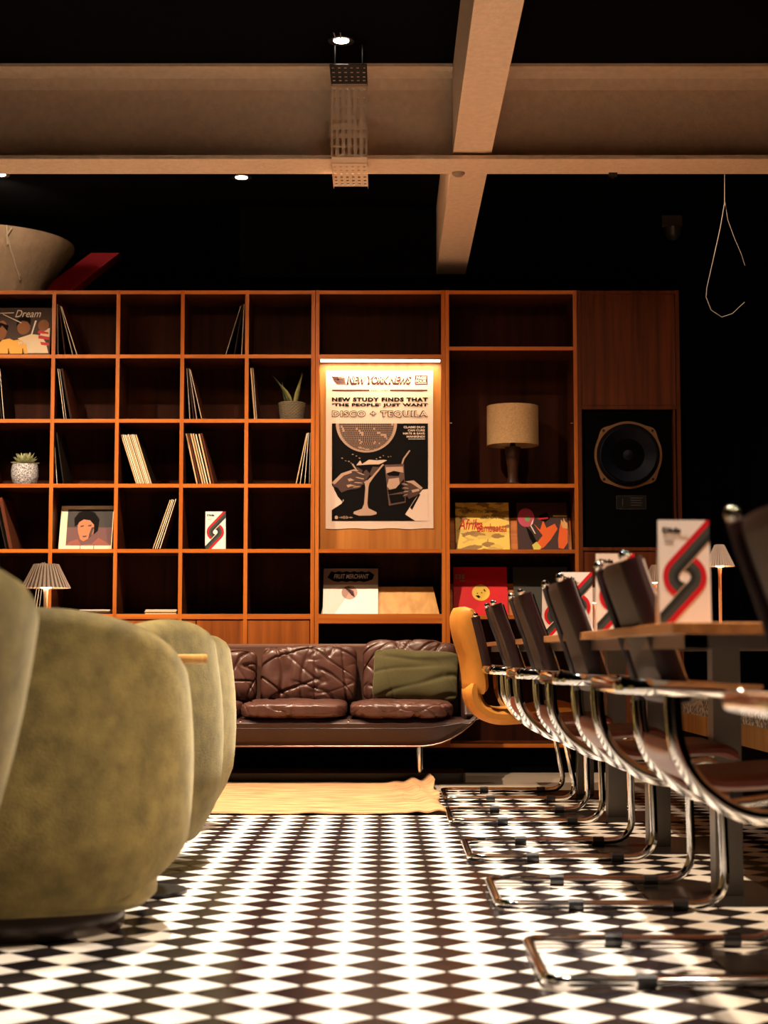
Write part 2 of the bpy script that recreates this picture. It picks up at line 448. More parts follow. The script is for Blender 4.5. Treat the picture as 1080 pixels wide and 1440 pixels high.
# ------------------------------------------------------------------ poster
YP = YF+.082
px0, pz1 = at(458.5, 521, YP); px1, pz0 = at(609.5, 743.5, YP)
PW, PH = px1-px0, pz1-pz0
u = thing('poster', 'lit paper poster with disco ball and cocktail glasses on cabinet panel', 'poster', (px0, YP, pz0))
mb = MB(); nx, nz = 14, 20; vs_ = []
for j in range(nz+1):
    for i in range(nx+1):
        x = PW*i/nx; z = PH*j/nz
        if j == 0: z -= .003*math.sin(i*1.3)
        vs_.append((x, -.0012-.0006*math.sin(x*31+z*9)-(.001 if i in (0, nx) else 0), z))
mb.add(vs_, [(j*(nx+1)+i, j*(nx+1)+i+1, (j+1)*(nx+1)+i+1, (j+1)*(nx+1)+i) for j in range(nz) for i in range(nx)])
PAPERP = mat('poster_paper', (.66,.50,.41), .7)
mb.build('paper_sheet', PAPERP, u, smooth=True)
def q(cx_, cy): return ((cx_-55)/860*PW, PH-(cy-120)/1280*PH)
def qp(l): return [q(*p) for p in l]
def ptext(s, x0, y0, x1, y1, m, yy=-.0032, **k):
    a_ = q(x0, y1); b_ = q(x1, y0)
    return text(k.pop('name', 'headline'), s, m, u, a_[0], b_[0], a_[1], b_[1], yy, **k)
def qrect(x0, y0, x1, y1): return qp([(x0,y0),(x1,y0),(x1,y1),(x0,y1)])
ptext('NEW YORK NEWS', 218, 164, 744, 238, INKP, bold=.085, shear=.35, name='masthead')
ptext('NEW YORK NEWS', 232, 164, 738, 222, PAPERP, yy=-.0038, bold=.0, shear=.35, name='masthead')
print_polys('page_badge', [qrect(768,160,870,235)], INKP, u, -.003)
ptext('PAGE', 780, 168, 860, 192, PAPERP, yy=-.0036, bold=.03, name='badge_text')
ptext('FOUR', 776, 196, 862, 220, PAPERP, yy=-.0036, bold=.03, name='badge_text')
print_polys('badge_text', [qrect(776,225,862,229)], PAPERP, u, -.0036)
# flag mark left of the masthead
fl = [qp([(95,166),(150,172),(160,200),(118,196)])]
for k in range(6): fl.append(qp([(110+k*6,196+k*7),(205+k*2,186+k*9),(207+k*2,190+k*9),(112+k*6,200+k*7)]))
for k in range(3): fl.append(qp([(150,170+k*9),(205,166+k*9),(205,169+k*9),(150,174+k*9)]))
print_polys('flag_mark', fl, INKP, u, -.003)
print_polys('rule_line', [qrect(104,277,403,288), qrect(568,277,870,288)], INKP, u, -.003)
ptext('REAL NEWS', 420, 277, 552, 289, INKP, bold=.02, spacing=1.6, name='subheading')
ptext('NEW STUDY FINDS THAT', 103, 340, 872, 374, INK, bold=.06, spacing=1.16)
ptext('\u2018THE PEOPLE\u2019 JUST WANT', 103, 386, 872, 420, INK, bold=.06, spacing=1.12)
ptext('DISCO + TEQUILA', 103, 446, 872, 507, INK, bold=.08, spacing=1.22)
ptext('DISCO + TEQUILA', 108, 451, 867, 502, PAPERP, yy=-.0038, bold=.012, spacing=1.22)
TANP = mat('print_tan', (.42,.27,.20), .6); MID = mat('print_mid', (.07,.036,.03), .6)
print_polys('picture_panel', [qp([(104,551),(873,551),(873,1080),(700,1280),(770,1338),(104,1338),(104,1250),(200,1180),(104,1050)])], INK, u, -.003)
# disco ball: half disc with mirror facets
cb = (380, 551); rb = 245
print_polys('disco_ball', [qp([(cb[0]+rb*math.cos(R(t)), cb[1]+rb*.96*math.sin(R(t))) for t in range(0, 181, 6)])], TANP, u, -.0036)
fac = {0: [], 1: [], 2: []}
for j in range(0, 20):
    la = (j+.5)/20*90
    yy = cb[1]+rb*.9*math.sin(R(la)); rr = rb*.9*math.cos(R(la)); hh = rb*.9*(math.sin(R(la+2.0))-math.sin(R(la-1.8)))/2
    nn = max(4, int(44*math.cos(R(la))))
    for i in range(nn):
        t0, t1 = -90+180*(i+.08)/nn, -90+180*(i+.9)/nn
        xa_, xb_ = cb[0]+rr*math.sin(R(t0)), cb[0]+rr*math.sin(R(t1))
        lum = noise.noise(Vector((i*.22+3, j*.33, 1.7)))+.35*rnd.uniform(-1, 1)+(.25 if la > 62 else -.15)
        k = 0 if lum < .30 else 1 if lum < .42 else 2
        if k != 2: fac[k].append(qp([(xa_,max(552, yy-hh)),(xb_,max(552, yy-hh)),(xb_,yy+hh),(xa_,yy+hh)]))
print_polys('mirror_facet', fac[0], mat('print_dark', (.055,.034,.03), .6), u, -.0042)['kind'] = 'stuff'
print_polys('mirror_facet', fac[1], MID, u, -.0042)['kind'] = 'stuff'
for i, (s, x0) in enumerate((('CLAIMS DUO', 678), ('CAN CURE', 712), ('HATE & SAVE', 674), ('MANKIND!', 702))):
    ptext(s, x0, 573+i*25.5, 848, 590+i*25.5, PAPERP, yy=-.0038, bold=.03, name='caption')
print_polys('caption', [qrect(715,675,848,679)], FAINT, u, -.0038)
# martini glass
print_polys('martini_glass', [qp([(262,880),(274,877),(330,962),(372,1012),(388,1012),(432,968),(508,880),(522,884),(446,975),(404,1035),(396,1070),(388,1200),(396,1235),(462,1268),(462,1282),(420,1294),(320,1296),(276,1280),(280,1264),(345,1240),(362,1200),(372,1070),(366,1035)])], TANP, u, -.0040)
print_polys('martini_liquid', [qp([(298,900),(350,930),(340,970),(322,950)]), qp([(350,985),(360,940),(380,925),(410,960),(380,1010)]), qp([(430,900),(480,905),(420,985),(405,960)])], MID, u, -.0044)
print_polys('martini_glass', [qp([(300,890),(330,850),(345,880),(400,845),(460,850),(520,846),(545,850),(505,872),(480,882),(390,884)])], mat('print_pale', (.58,.42,.33), .6), u, -.0043)
dr = []
for (x, y, r_) in ((186,832,9),(270,802,9),(215,853,7),(240,858,9),(258,872,7),(300,815,8),(325,832,9),(490,826,10),(515,812,7),(555,822,7),(575,818,6),(460,838,8)):
    dr.append(qp([(x-r_,y),(x,y-r_*.5),(x+r_,y+2),(x,y+r_*.5)]))
print_polys('splash', dr, TANP, u, -.0040)
# tumbler and straw
print_polys('tumbler', [qp([(525,886),(680,880),(694,1190),(560,1216)])], mat('print_brown', (.10,.055,.045), .6), u, -.0040)
print_polys('tumbler', [qp([(535,905),(672,900),(676,950),(600,935),(540,960)]), qp([(560,1000),(640,990),(650,1060),(590,1110),(545,1060)])], TANP, u, -.0045)
print_polys('ice_shadow', [qp([(540,955),(600,935),(650,945),(640,975),(560,975)]), qp([(615,1075),(680,1000),(684,1100),(560,1125),(550,1090)]), qp([(560,1130),(684,1118),(688,1180),(575,1200)])], INK, u, -.0046)
print_polys('straw', [qp([(660,878),(672,836),(722,768),(732,772),(684,840),(672,878)])], TANP, u, -.0040)
# hands and sleeves
print_polys('hand_print', [qp([(104,1030),(180,960),(270,926),(330,940),(365,1020),(330,1070),(230,1090),(180,1110),(150,1070),(115,1060)]), qp([(690,1040),(740,1015),(790,1050),(828,1082),(790,1130),(720,1160),(690,1110),(660,1050)])], MID, u, -.0041)
print_polys('hand_print', [qp([(104,1030),(180,955),(280,922),(320,932),(200,972),(125,1045)]), qp([(690,1020),(760,1012),(830,1072),(815,1086),(740,1035)]), qp([(230,1000),(300,985),(310,1005),(240,1020)]), qp([(220,1050),(290,1035),(300,1055),(235,1070)]), qp([(740,1090),(800,1078),(805,1095),(748,1110)])], TANP, u, -.0045)
def ell(cx_, cy, rx, ry, a_): 
    return qp([(cx_+rx*math.cos(R(t))*math.cos(R(a_))-ry*math.sin(R(t))*math.sin(R(a_)), cy+rx*math.cos(R(t))*math.sin(R(a_))+ry*math.sin(R(t))*math.cos(R(a_))) for t in range(0, 360, 24)])
for (x, y, rx, ry, a_) in ((318,962,62,17,22),(312,1000,66,17,14),(300,1036,62,16,4),(286,1068,54,14,-6),(700,1048,42,14,14),(706,1078,44,13,4),(706,1106,40,12,-6),(700,1132,32,10,-14)):
    print_polys('finger_print', [ell(x, y, rx, ry, a_)], MATS['print_dark'] if y % 4 else MID, u, -.0048)
    print_polys('finger_highlight', [ell(x+rx*.25*(1 if x < 500 else -1), y-ry*.35, rx*.55, ry*.25, a_)], TANP, u, -.0052)
print_polys('sleeve_print', [qp([(104,1060),(150,1130),(200,1170),(180,1200),(104,1250)]), qp([(690,1285),(770,1160),(830,1086),(872,1082),(872,1338),(770,1338)])], PAPERP, u, -.0036)
print_polys('sleeve_shadow', [qp([(118,1075),(165,1125),(196,1150),(190,1186),(150,1140)]), qp([(728,1230),(800,1120),(812,1124),(745,1250)])], INK, u, -.0042)
print_polys('logo_dot', [qp([(140+14*math.cos(R(t)), 1310+14*math.sin(R(t))) for t in range(0, 360, 24)])] + [qrect(163+k*8, 1310-h_, 167+k*8, 1310+h_) for k, h_ in enumerate((3,3,8,5,11,13,6,12,9,3,3,7,5,3))], TANP, u, -.0038)

# ------------------------------------------------------------------ loudspeaker
spx0, spz1 = at(822, 578, YF); spx1, spz0 = AX(944.5, 640, YF), zB+.0105
u = thing('loudspeaker', 'black loudspeaker with large gold ringed woofer set in wooden cabinet', 'speaker', ((spx0+spx1)/2, YF+.02, 0))
hw = (spx1-spx0)/2
MB().box(-hw, hw, 0, .30, spz0, spz1).build('enclosure', mat('speaker_black', (.0008,.0008,.0012), .8, spec=.03), u, bevel=.003)
cz = AZ(884, 640, YF+.02); cxo = AX(884,640,YF)-(spx0+spx1)/2
def ringpts(r, ear=0):
    out = []
    for k in range(96):
        a_ = 2*math.pi*k/96; e = 0
        for c_ in (45,135,225,315):
            d = abs((math.degrees(a_)-c_+180) % 360-180); e = max(e, math.exp(-(d/11)**2))
        out.append((cxo+(r+ear*e)*math.cos(a_), cz+(r+ear*e)*math.sin(a_)))
    return out
def annulus(name, ro, ri, y0, y1, m, ear=0):
    A, B = ringpts(ro, ear), ringpts(ri); n_ = 96; mb = MB()
    vs_ = [(x,y0,z) for x,z in A]+[(x,y0,z) for x,z in B]+[(x,y1,z) for x,z in A]+[(x,y1,z) for x,z in B]
    fs = []
    for i in range(n_):
        j = (i+1) % n_
        fs += [(i,j,n_+j,n_+i), (2*n_+i,2*n_+j,j,i), (n_+i,n_+j,3*n_+j,3*n_+i)]
    return mb.add(vs_, fs).build(name, m, u, smooth=True)
RW = 47.5*YF/F_PX*1.01
annulus('woofer_ring', RW, RW-.013, -.008, 0, mat('brass_ring', (.36,.19,.09), .35, .7), ear=.019)
annulus('rubber_surround', RW-.013, RW-.042, -.004, .01, mat('rubber', (.002,.002,.003), .6, spec=.1))
annulus('inner_ring', RW-.034, RW-.037, -.006, .0, mat('ring_grey', (.02,.017,.015), .6))
mb = MB(); prof = [(RW-.038,.0),(RW-.08,.03),(.06,.07),(.05,.06),(.03,.045),(.0,.04)]
vs_ = []; 
for k in range(48):
    a_ = 2*math.pi*k/48; vs_ += [(cxo+r*math.cos(a_), y, cz+r*math.sin(a_)) for r, y in prof]
mb.add(vs_, [(k*6+i, ((k+1)%48)*6+i, ((k+1)%48)*6+i+1, k*6+i+1) for k in range(48) for i in range(5)])
mb.v = [(x, y-.045, z) for x,y,z in mb.v]
mb.build('woofer_cone', mat('cone_blue', (.003,.004,.010), .55, spec=.12), u, smooth=True)
for c_ in (45,135,225,315):
    mb = MB(); xx, zz = cxo+(RW+.004)*math.cos(R(c_)), cz+(RW+.004)*math.sin(R(c_))
    mb.prism([(xx+.008*math.cos(R(t)), zz+.008*math.sin(R(t))) for t in range(0,360,30)], -.012, -.008).build('bolt', BLACKM, u)
lx0, lz1 = at(866.5, 697, YF+.02); lx1, lz0 = at(908.5, 716, YF+.02); o_ = (spx0+spx1)/2; lx0 -= o_; lx1 -= o_
g = mat('plate_line', (.05,.046,.044), .4)
MB().box(lx0, lx1, -.002, 0, lz0, lz1).build('name_plate', mat('plate_black', (.006,.006,.007), .3), u)
e = .0016
MB().box(lx0,lx1,-.003,-.002,lz0,lz0+e).box(lx0,lx1,-.003,-.002,lz1-e,lz1).box(lx0,lx0+e,-.003,-.002,lz0,lz1).box(lx1-e,lx1,-.003,-.002,lz0,lz1).build('plate_border', g, u)
mb = MB()
for k in range(4): mb.box(lx0+.085, lx1-.02-.006*(k % 2), -.003, -.002, lz1-.016-k*.014, lz1-.012-k*.014)
mb.box(lx0+.035,lx0+.039,-.003,-.002,lz0+.02,lz1-.02)
mb.build('plate_mark', g, u)

# ------------------------------------------------------------------ record sleeves standing on edge, leaning
SL = .311
CREAM = mat('sleeve_cream', (.85,.72,.54), .7); SAND = mat('sleeve_sand', (.62,.42,.22), .7)
GREYS = mat('sleeve_grey', (.42,.38,.34), .7); DARKS = mat('sleeve_dark', (.014,.008,.006), .7); BRN = mat('sleeve_brown', (.09,.022,.008), .7)
ORD = ['first','second','third','fourth','fifth','sixth','seventh','eighth','ninth','tenth','eleventh']
def sleeve(topx, botx, zs_, th, m, label, group, dark=None, y=YF+.03, row_y=640):
    xt = AX(topx, row_y-37, YF); xb = AX(botx, row_y+37, YF)
    s = max(-.6, min(.6, (xt-xb)/SL)); a_ = math.asin(s)
    z0 = zs_ + .0115 + (th*math.sin(a_) if a_ > 0 else 0)
    w_ = SL-rnd.uniform(0, .005)
    mb = MB().box(0, th, 0, w_, 0, w_)
    jk = DARKS if m is not BRN else BRN  # unlit side faces put into a dark jacket colour, opening strip stays bright
    o = mb.build('record_sleeve', jk if rnd.random() < .7 else BRN, None, (xb, y+rnd.uniform(0, .012), z0), rot=(0, a_, 0))
    tag(o, label, 'record sleeve', group)
    MB().box(min(.0012, th*.2), th-min(.0012, th*.2), -.0014, .0008, .002, w_-.002).build('sleeve_opening', m, o)
    return o
def stack(where, tops, bots, k, mats_, ths, row_px, n0=0):
    n_ = len(tops)
    for i in range(n_):
        nm_ = ORD[i] if n_ > 1 else 'single'
        lab = f'{mats_[i % len(mats_)][1]} record sleeve, {nm_} from left {where}' if n_ > 1 else f'{mats_[0][1]} record sleeve {where}'
        sleeve(tops[i], bots[i], zs[k], ths[i % len(ths)], mats_[i % len(mats_)][0], lab, f'record sleeves {where}', row_y=row_px)
c_, s_, g_, d_, b_ = (CREAM,'cream'), (SAND,'sandy'), (GREYS,'grey'), (DARKS,'black'), (BRN,'brown')
stack('in top-row lean beside the painted sleeve', [78.5,80.5,82.2,84.2], [79,89,100,106.5], 4, [g_,d_,g_,c_], [.006,.006,.006,.005], 463)
stack('in top-row fan leaning right', [337.5,340,342], [316,328,338.5], 4, [g_,d_,g_], [.005,.006,.006], 463)
stack('in second row under the top-left fan', [79,81.5,84], [88,91,97], 3, [c_,g_,d_], [.004,.004,.010], 554)
stack('in second row, fourth visible column', [261,262.7,264.2,265.8], [265.5,270.5,275,282.5], 3, [g_,d_,g_,c_], [.006,.007,.006,.004], 554)
stack('left of the potted snake plant', [351,354.5], [356.5,359.8], 3, [s_,g_], [.010,.005], 554)
stack('in second row at the photo left edge', [-9,-3], [0,3], 3, [d_,c_], [.006,.004], 554)
stack('right of the succulent pot, thin dark pair', [73.5,77], [78,87], 2, [c_,d_], [.004,.006], 645)
stack('in the tidy light stack of the third row', [168+2.55*i for i in range(9)], [190+2.55*i for i in range(9)], 2, [s_,c_,c_,s_,c_], [.009,.0085,.0095], 645)
stack('in the worn tan stack of the third row', [259.5,262.5,266,269.5,273,277.5,281], [275,279,283,286.5,290,294,298], 2, [s_,b_,s_,s_,c_,s_,b_], [.010,.009,.011], 645)
stack('in third row leaning on the poster cabinet', [430.5,431.8,433.2,435.6], [415,421,427.5,434], 2, [s_,c_,c_,g_], [.008,.005,.005,.004], 645)
stack('in fourth row leaning right, four stripes', [238,240.6,243.2,245.6], [213,216.2,219.4,222.6], 1, [s_,c_,c_,c_], [.007,.007,.006,.006], 737)
stack('in fourth row at the photo left edge', [-10,-4], [6,11], 1, [d_,b_], [.006,.020], 737)
stack('in the bottom row behind the left lamp', [56,58.5,61], [43,47.5,52], 0, [g_,c_,g_], [.005,.004,.005], 828)
# flat stacks in the bottom row
for (x0, x1, who) in ((110,156,'under the framed portrait'), (201,248,'in the bottom row beside the empty cubby')):
    zz = zs[0]+.0155
    for i in range(5):
        t = rnd.choice([.004,.005,.006]); xa_ = AX(x0,862,YF)+rnd.uniform(0,.012); yb = YF+.02+rnd.uniform(0,.015)
        m_, n_ = [(CREAM,'cream'),(DARKS,'black'),(SAND,'sandy'),(GREYS,'grey'),(CREAM,'cream')][i]
        o = MB().box(0, AX(x1,862,YF)-AX(x0,862,YF)-.012, 0, .30, 0, t).build('record_sleeve', m_, None, (xa_, yb, zz))
        tag(o, f'{n_} record sleeve lying flat, {ORD[i]} from bottom {who}', 'record sleeve', f'flat record sleeves {who}'); zz += t+.0004

# ------------------------------------------------------------------ face-out sleeves and display boards
def ramp(name, x0, x1, z, top_h, label, depth=.16, m=WO, inset=.0):
    u = thing(name, label, 'display board', ((x0+x1)/2, YF+.095, z))
    w_ = (x1-x0)/2; th = .012
    l = [(-w_,0),(w_,0),(w_-inset,1),(-w_+inset,1)]
    y_at = lambda t, o: t*depth + o
    mb = MB(); mb.add([(l[0][0],0,.0),(l[1][0],0,.0),(l[2][0],depth,top_h),(l[3][0],depth,top_h),(l[0][0],th,.0),(l[1][0],th,.0),(l[2][0],depth+th,top_h),(l[3][0],depth+th,top_h)],
                      [(0,1,2,3),(7,6,5,4),(0,4,5,1),(1,5,6,2),(2,6,7,3),(3,7,4,0)])
    mb.build('board', m, u)
    MB().box(-w_+.05, w_-.05, depth-.005, depth+.007, 0, top_h-.02).build('support', m, u)
    return u, math.atan2(depth, top_h)
def cover(px0_, px1_, Zb, th, ang, label, mname, mcol, offset=.0, w_=None):
    """a record sleeve facing out, leaned back by ang"""
    x0 = AX(px0_, 740, YF); x1 = AX(px1_, 740, YF)
    u = thing('record_sleeve', label, 'record sleeve', (x0, YF+.085+offset, Zb+.0115), (-ang, 0, 0))
    W = w_ or (x1-x0)
    m = mcol if not isinstance(mcol, tuple) else mat(mname, mcol, .45)
    MB().box(0, W, 0, th, 0.0, .31).build('jacket', m, u)
    return u, W
def PR(u, name, polys, m, W, y=-.0006, H=.31): return print_polys(name, [[(x*W, z*H) for x,z in p] for p in polys], m, u, y)
def rect(x0,z0,x1,z1): return [(x0,z0),(x1,z0),(x1,z1),(x0,z1)]
def circ(cx_,cz_,r,rz=None,n=28): return [(cx_+r*math.cos(2*math.pi*k/n), cz_+(rz or r)*math.sin(2*math.pi*k/n)) for k in range(n)]
# centre cell
a1 = .44
xa_, xb_ = XC0+.035, XC1-.035
ramp('display_board', xa_, xb_, zs[0]+.016, .165, 'slanted pale wooden display board beside the white sleeve', depth=.10, inset=.035)
zc0 = zs[0]+.006
u, W = cover(453.5, 531.5, zc0, .004, .50, 'white record sleeve with brown header band on slanted board', 'wsl', (.86,.82,.76))
u.location[1] -= .006
HD = mat('header_tan', (.36,.25,.18), .6)
PR(u, 'header_band', [rect(0,.64,1,.995)], HD, W)
sp = [(.07,.80)]+[(.07+.84*k/12, .93+(.012 if k%2 else -.012)) for k in range(1,12)]+[(.93,.86),(.90,.76)]+[(.90-.8*k/10,.71+(.012 if k%2 else -.01)) for k in range(1,10)]
PR(u, 'header_band', [sp], INK, W, -.001)
text('title', 'FRUIT MERCHANT', PAPER, u, .19*W, .83*W, .775*.31, .875*.31, -.0016, bold=.01, shear=.25)
PR(u, 'centre_disc', [circ(.48,.47,.145,.155)], mat('disc_pink', (.50,.30,.24), .6), W)
PR(u, 'disc_mark', [[(.38+i*.03,.56-i*.035),(.40+i*.03,.58-i*.035),(.56+i*.005,.50-i*.03),(.55+i*.005,.485-i*.03)] for i in range(5)]+[[(.40,.58),(.46,.6),(.52,.58),(.46,.57)]], INKP, W, -.001)
# right unit, upper pair on board
xa_, xb_ = XC1+.03, XR1-.03
ramp('display_board', xa_, xb_, zs[1]+.0085, .20, 'slanted wooden board behind yellow and orange sleeves', depth=.085, m=WH)
m_, nt, bs = nm('yellow_leaf')
tc = nt.nodes.new('ShaderNodeTexCoord'); vo = nt.nodes.new('ShaderNodeTexVoronoi'); vo.inputs['Scale'].default_value = 26; vo.distance = 'CHEBYCHEV'
mp = nt.nodes.new('ShaderNodeMapping'); mp.inputs['Rotation'].default_value = (.5,.6,.5); mp.inputs['Scale'].default_value = (.7,1,1.5)
rp = nt.nodes.new('ShaderNodeValToRGB'); nt.links.new(tc.outputs['Object'], mp.inputs[0]); nt.links.new(mp.outputs[0], vo.inputs['Vector'])
nt.links.new(vo.outputs['Color'], rp.inputs[0]); nt.links.new(rp.outputs[0], bs.inputs['Base Color'])
rp.color_ramp.elements[0].color = (.30,.15,.02,1); rp.color_ramp.elements[0].position = .3; rp.color_ramp.elements[1].color = (.85,.58,.09,1); rp.color_ramp.elements[1].position = .5
bs.inputs['Roughness'].default_value = .45
u, W = cover(642, 718.5, zs[1]-.001, .004, .37, 'yellow patterned record sleeve with red handwriting on slanted board', 'y', m_)
u.location[1] -= .004
text('title', "JUST GETTIN' DOWN", INK, u, .12*W, .78*W, .76*.31, .84*.31, -.0012, bold=.0, shear=.2)
text('title', 'AND DANCE!', INK, u, .47*W, .93*W, .655*.31, .73*.31, -.0012, shear=.15)
REDT = mat('red_brush', (.55,.02,.01), .5)
text('artist', 'Afrika', REDT, u, .05*W, .50*W, .42*.31, .65*.31, -.0012, bold=.012, shear=.3)
text('artist', 'Bambaataa', REDT, u, .40*W, .95*W, .375*.31, .55*.31, -.0014, bold=.008, shear=.2)
u, W = cover(730, 801.5, zs[1]-.001, .004, .37, 'dark record sleeve with orange raised arms and pink disc', 'd', (.05,.022,.022))
u.location[1] -= .004
OR = mat('print_orange', (.80,.13,.02), .5); PK = mat('print_pink', (.55,.08,.14), .5); YE = mat('print_yellow', (.72,.60,.12), .5)
PR(u, 'pink_disc', [circ(.18,.68,.165,.2)], PK, W)
PR(u, 'green_disc', [circ(.21,.655,.05,.06)], mat('print_green', (.16,.38,.12), .5), W, -.001)
PR(u, 'arm_print', [[(.33,.55),(.45,.42),(.52,.62),(.58,.46),(.75,.55),(.80,.44),(.66,.22),(.52,.06),(.42,.0),(.38,.15),(.50,.30)], [(.83,.40),(.86,.55),(.96,.52),(1.0,.40),(.99,.15),(.90,.02),(.80,.04),(.80,.22)]], OR, W, -.001)
PR(u, 'hand_print', [[(.87,.56),(.88,.64),(.92,.58),(.93,.68),(.96,.60),(1.0,.56),(1.0,.44),(.90,.46)]], mat('print_skin', (.75,.40,.16), .5), W, -.0013)
PR(u, 'dark_figure', [[(.17,.50),(.28,.38),(.40,.12),(.33,.08),(.24,.24)], [(.44,.72),(.60,.80),(.66,.66),(.56,.58),(.48,.62)]], INK, W, -.0013)
PR(u, 'cuff_print', [[(.28,.10),(.37,.17),(.46,.06),(.42,.0),(.31,.0)]], YE, W, -.0016)
PR(u, 'cap_brim', [[(.40,.66),(.62,.69),(.62,.655),(.44,.63)]], RED, W, -.0016)
PR(u, 'title_line', [rect(.72,.70,1.0,.725)], YE, W, -.001)
PR(u, 'white_line', [[(.26,.50),(.275,.52),(.36,.34),(.345,.33)], [(.26,.50),(.30,.60),(.33,.66),(.31,.55)]], PAPER, W, -.0018)
# right unit, lower pair
ramp('display_board', xa_, xb_, zs[0]+.0085, .19, 'slanted wooden board behind red and charcoal sleeves', depth=.085, m=WH)
u, W = cover(639, 715.5, zs[0]-.001, .004, .38, 'red record sleeve with yellow centre label behind the tan chair', 'redsl', (.62,.012,.02))
u.location[1] -= .004
PR(u, 'centre_label', [circ(.505,.46,.165,.165)], mat('label_yellow', (.80,.52,.08), .5), W)
PR(u, 'label_mark', [[(.40,.40),(.46,.41),(.50,.37),(.46,.345)], [(.42,.45),(.45,.46),(.45,.43)], circ(.52,.46,.012), [(.55,.52),(.57,.54),(.60,.49),(.58,.48)]], INK, W, -.001)
PR(u, 'corner_title', [rect(.04+.06*i,.80-.055*j,.08+.06*i,.845-.055*j) for i in range(3) for j in range(2)]+[rect(.12,.70,.22,.715)], mat('dull_gold', (.35,.28,.16), .5), W, -.001)
PR(u, 'wear_line', [[(.10,.12),(.11,.13),(.24,.035),(.23,.03)]], PAPER, W, -.001)
u, W = cover(724, 801.5, zs[0]-.001, .004, .38, 'charcoal record sleeve with green scribble behind the chair backs', 'chsl', (.045,.045,.04))
u.location[1] -= .004
mb = MB()
for ph in range(3):
    mb.tube([((.60+.06*math.sin(t*1.1+ph)+ph*.06)*W, -.0015, (.15+.045*t)*.31) for t in [k*.5 for k in range(24-ph*4)]], .0016, 5)
mb.build('green_scribble', mat('print_green2', (.06,.42,.07), .5), u)
# top-left painted sleeve on wire stand
x0 = AX(-8, 463, YF)
u = thing('record_sleeve', 'painted record sleeve with yellow shirts in top left cubby', 'record sleeve', (x0, YF+.02, zs[4]+.014), (-.22, 0, 0))
W = AX(69,463,YF)-x0
MB().box(0, W, 0, .004, 0, .30).build('jacket', mat('dkpaint', (.035,.018,.012), .5), u)
YS = mat('shirt_yellow', (.80,.42,.08), .55); SK = mat('skin_brown', (.20,.08,.03), .6)
PR(u, 'shirt_print', [[(.03,.02),(.03,.18),(.12,.30),(.25,.33),(.33,.29),(.45,.31),(.58,.22),(.60,.02)]], YS, W)
PR(u, 'shirt_print', [[(.40,.33),(.64,.42),(.82,.40),(.92,.25),(.98,.03),(.60,.03),(.56,.22)], [(.80,.36),(.98,.30),(.98,.55),(.82,.48)]], mat('shirt_cream', (.78,.60,.38), .55), W)
PR(u, 'shirt_stripe', [[(.78,.50),(.96,.46),(.96,.42),(.76,.44)],[(.78,.40),(.98,.36),(.98,.30),(.78,.33)],[(.82,.26),(.98,.24),(.98,.18),(.84,.20)]], mat('stripe_red', (.5,.02,.03), .5), W, -.001)
PR(u, 'face_print', [circ(.50,.56,.12,.15), circ(.10,.50,.10,.20), circ(.86,.60,.10,.12)], SK, W, -.001)
PR(u, 'hair_print', [[(.36,.58),(.38,.74),(.50,.80),(.62,.74),(.62,.60),(.56,.68),(.46,.70)], [(.0,.45),(.06,.66),(.22,.60),(.2,.48),(.1,.60)]], INK, W, -.0014)
WLINE = mat('chalk_white', (.75,.68,.60), .6)
text('title', 'Dream', WLINE, u, .33*W, .80*W, .77*.31, .92*.31, -.0016, shear=.3)
text('title', 'within', WLINE, u, .42*W, .76*W, .20*.31, .30*.31, -.0018, shear=.3)
text('title', 'the pool', WLINE, u, .60*W, .88*W, .05*.31, .14*.31, -.0018, shear=.3)
PR(u, 'chalk_line', [[(.05,.86),(.30,.87),(.30,.855),(.05,.845)],[(.10,.84),(.45,.66),(.45,.645),(.10,.825)],[(.70,.70),(.73,.70),(.66,.40),(.64,.41)]], WLINE, W, -.0018)
# wire feet of the stand
s_ = thing('wire_stand', 'small black wire stand under the painted record sleeve', 'stand', (x0, YF+.004, zs[4]+.0115))
for fx in (.26, .52):
    MB().tube([(fx*W+.01,.14,.15),(fx*W,.012,.004),(fx*W,.003,.004),(fx*W,.0,.035)], .0025, 6).build('wire_foot', BLACKM, s_)
# framed generic portrait sleeve
x0 = AX(80, 743, YF); x1 = AX(155, 743, YF); W = x1-x0
u = thing('framed_portrait', 'cream framed portrait print in cubby above the left lamp', 'picture', (x0, YF+.055, zs[1]+.013), (-.30, 0, 0))
MB().box(0, W, 0, .008, 0, .275).build('frame', mat('frame_cream', (.74,.60,.42), .55), u)
H_ = .275
PR(u, 'picture_print', [rect(.13,.085,.985,.915)], mat('portrait_plum', (.10,.035,.035), .5), W, H=H_)
PR(u, 'picture_print', [rect(.13,.50,.985,.915)], mat('portrait_dark', (.012,.008,.008), .5), W, -.001, H=H_)
PR(u, 'jacket_print', [[(.14,.09),(.20,.17),(.35,.23),(.42,.10),(.62,.12),(.74,.26),(.95,.12),(.97,.09)]], mat('portrait_red', (.22,.05,.03), .5), W, -.0014, H=H_)
PR(u, 'face_print', [[(.33,.55),(.36,.66),(.48,.72),(.60,.68),(.66,.52),(.63,.36),(.55,.24),(.46,.18),(.40,.22),(.35,.38)]], mat('portrait_skin', (.42,.13,.05), .5), W, -.0018, H=H_)
PR(u, 'hair_print', [[(.28,.52),(.26,.70),(.34,.84),(.48,.90),(.64,.84),(.74,.68),(.72,.42),(.65,.34),(.64,.56),(.56,.66),(.44,.68),(.36,.62),(.34,.56)]], INK, W, -.0022, H=H_)
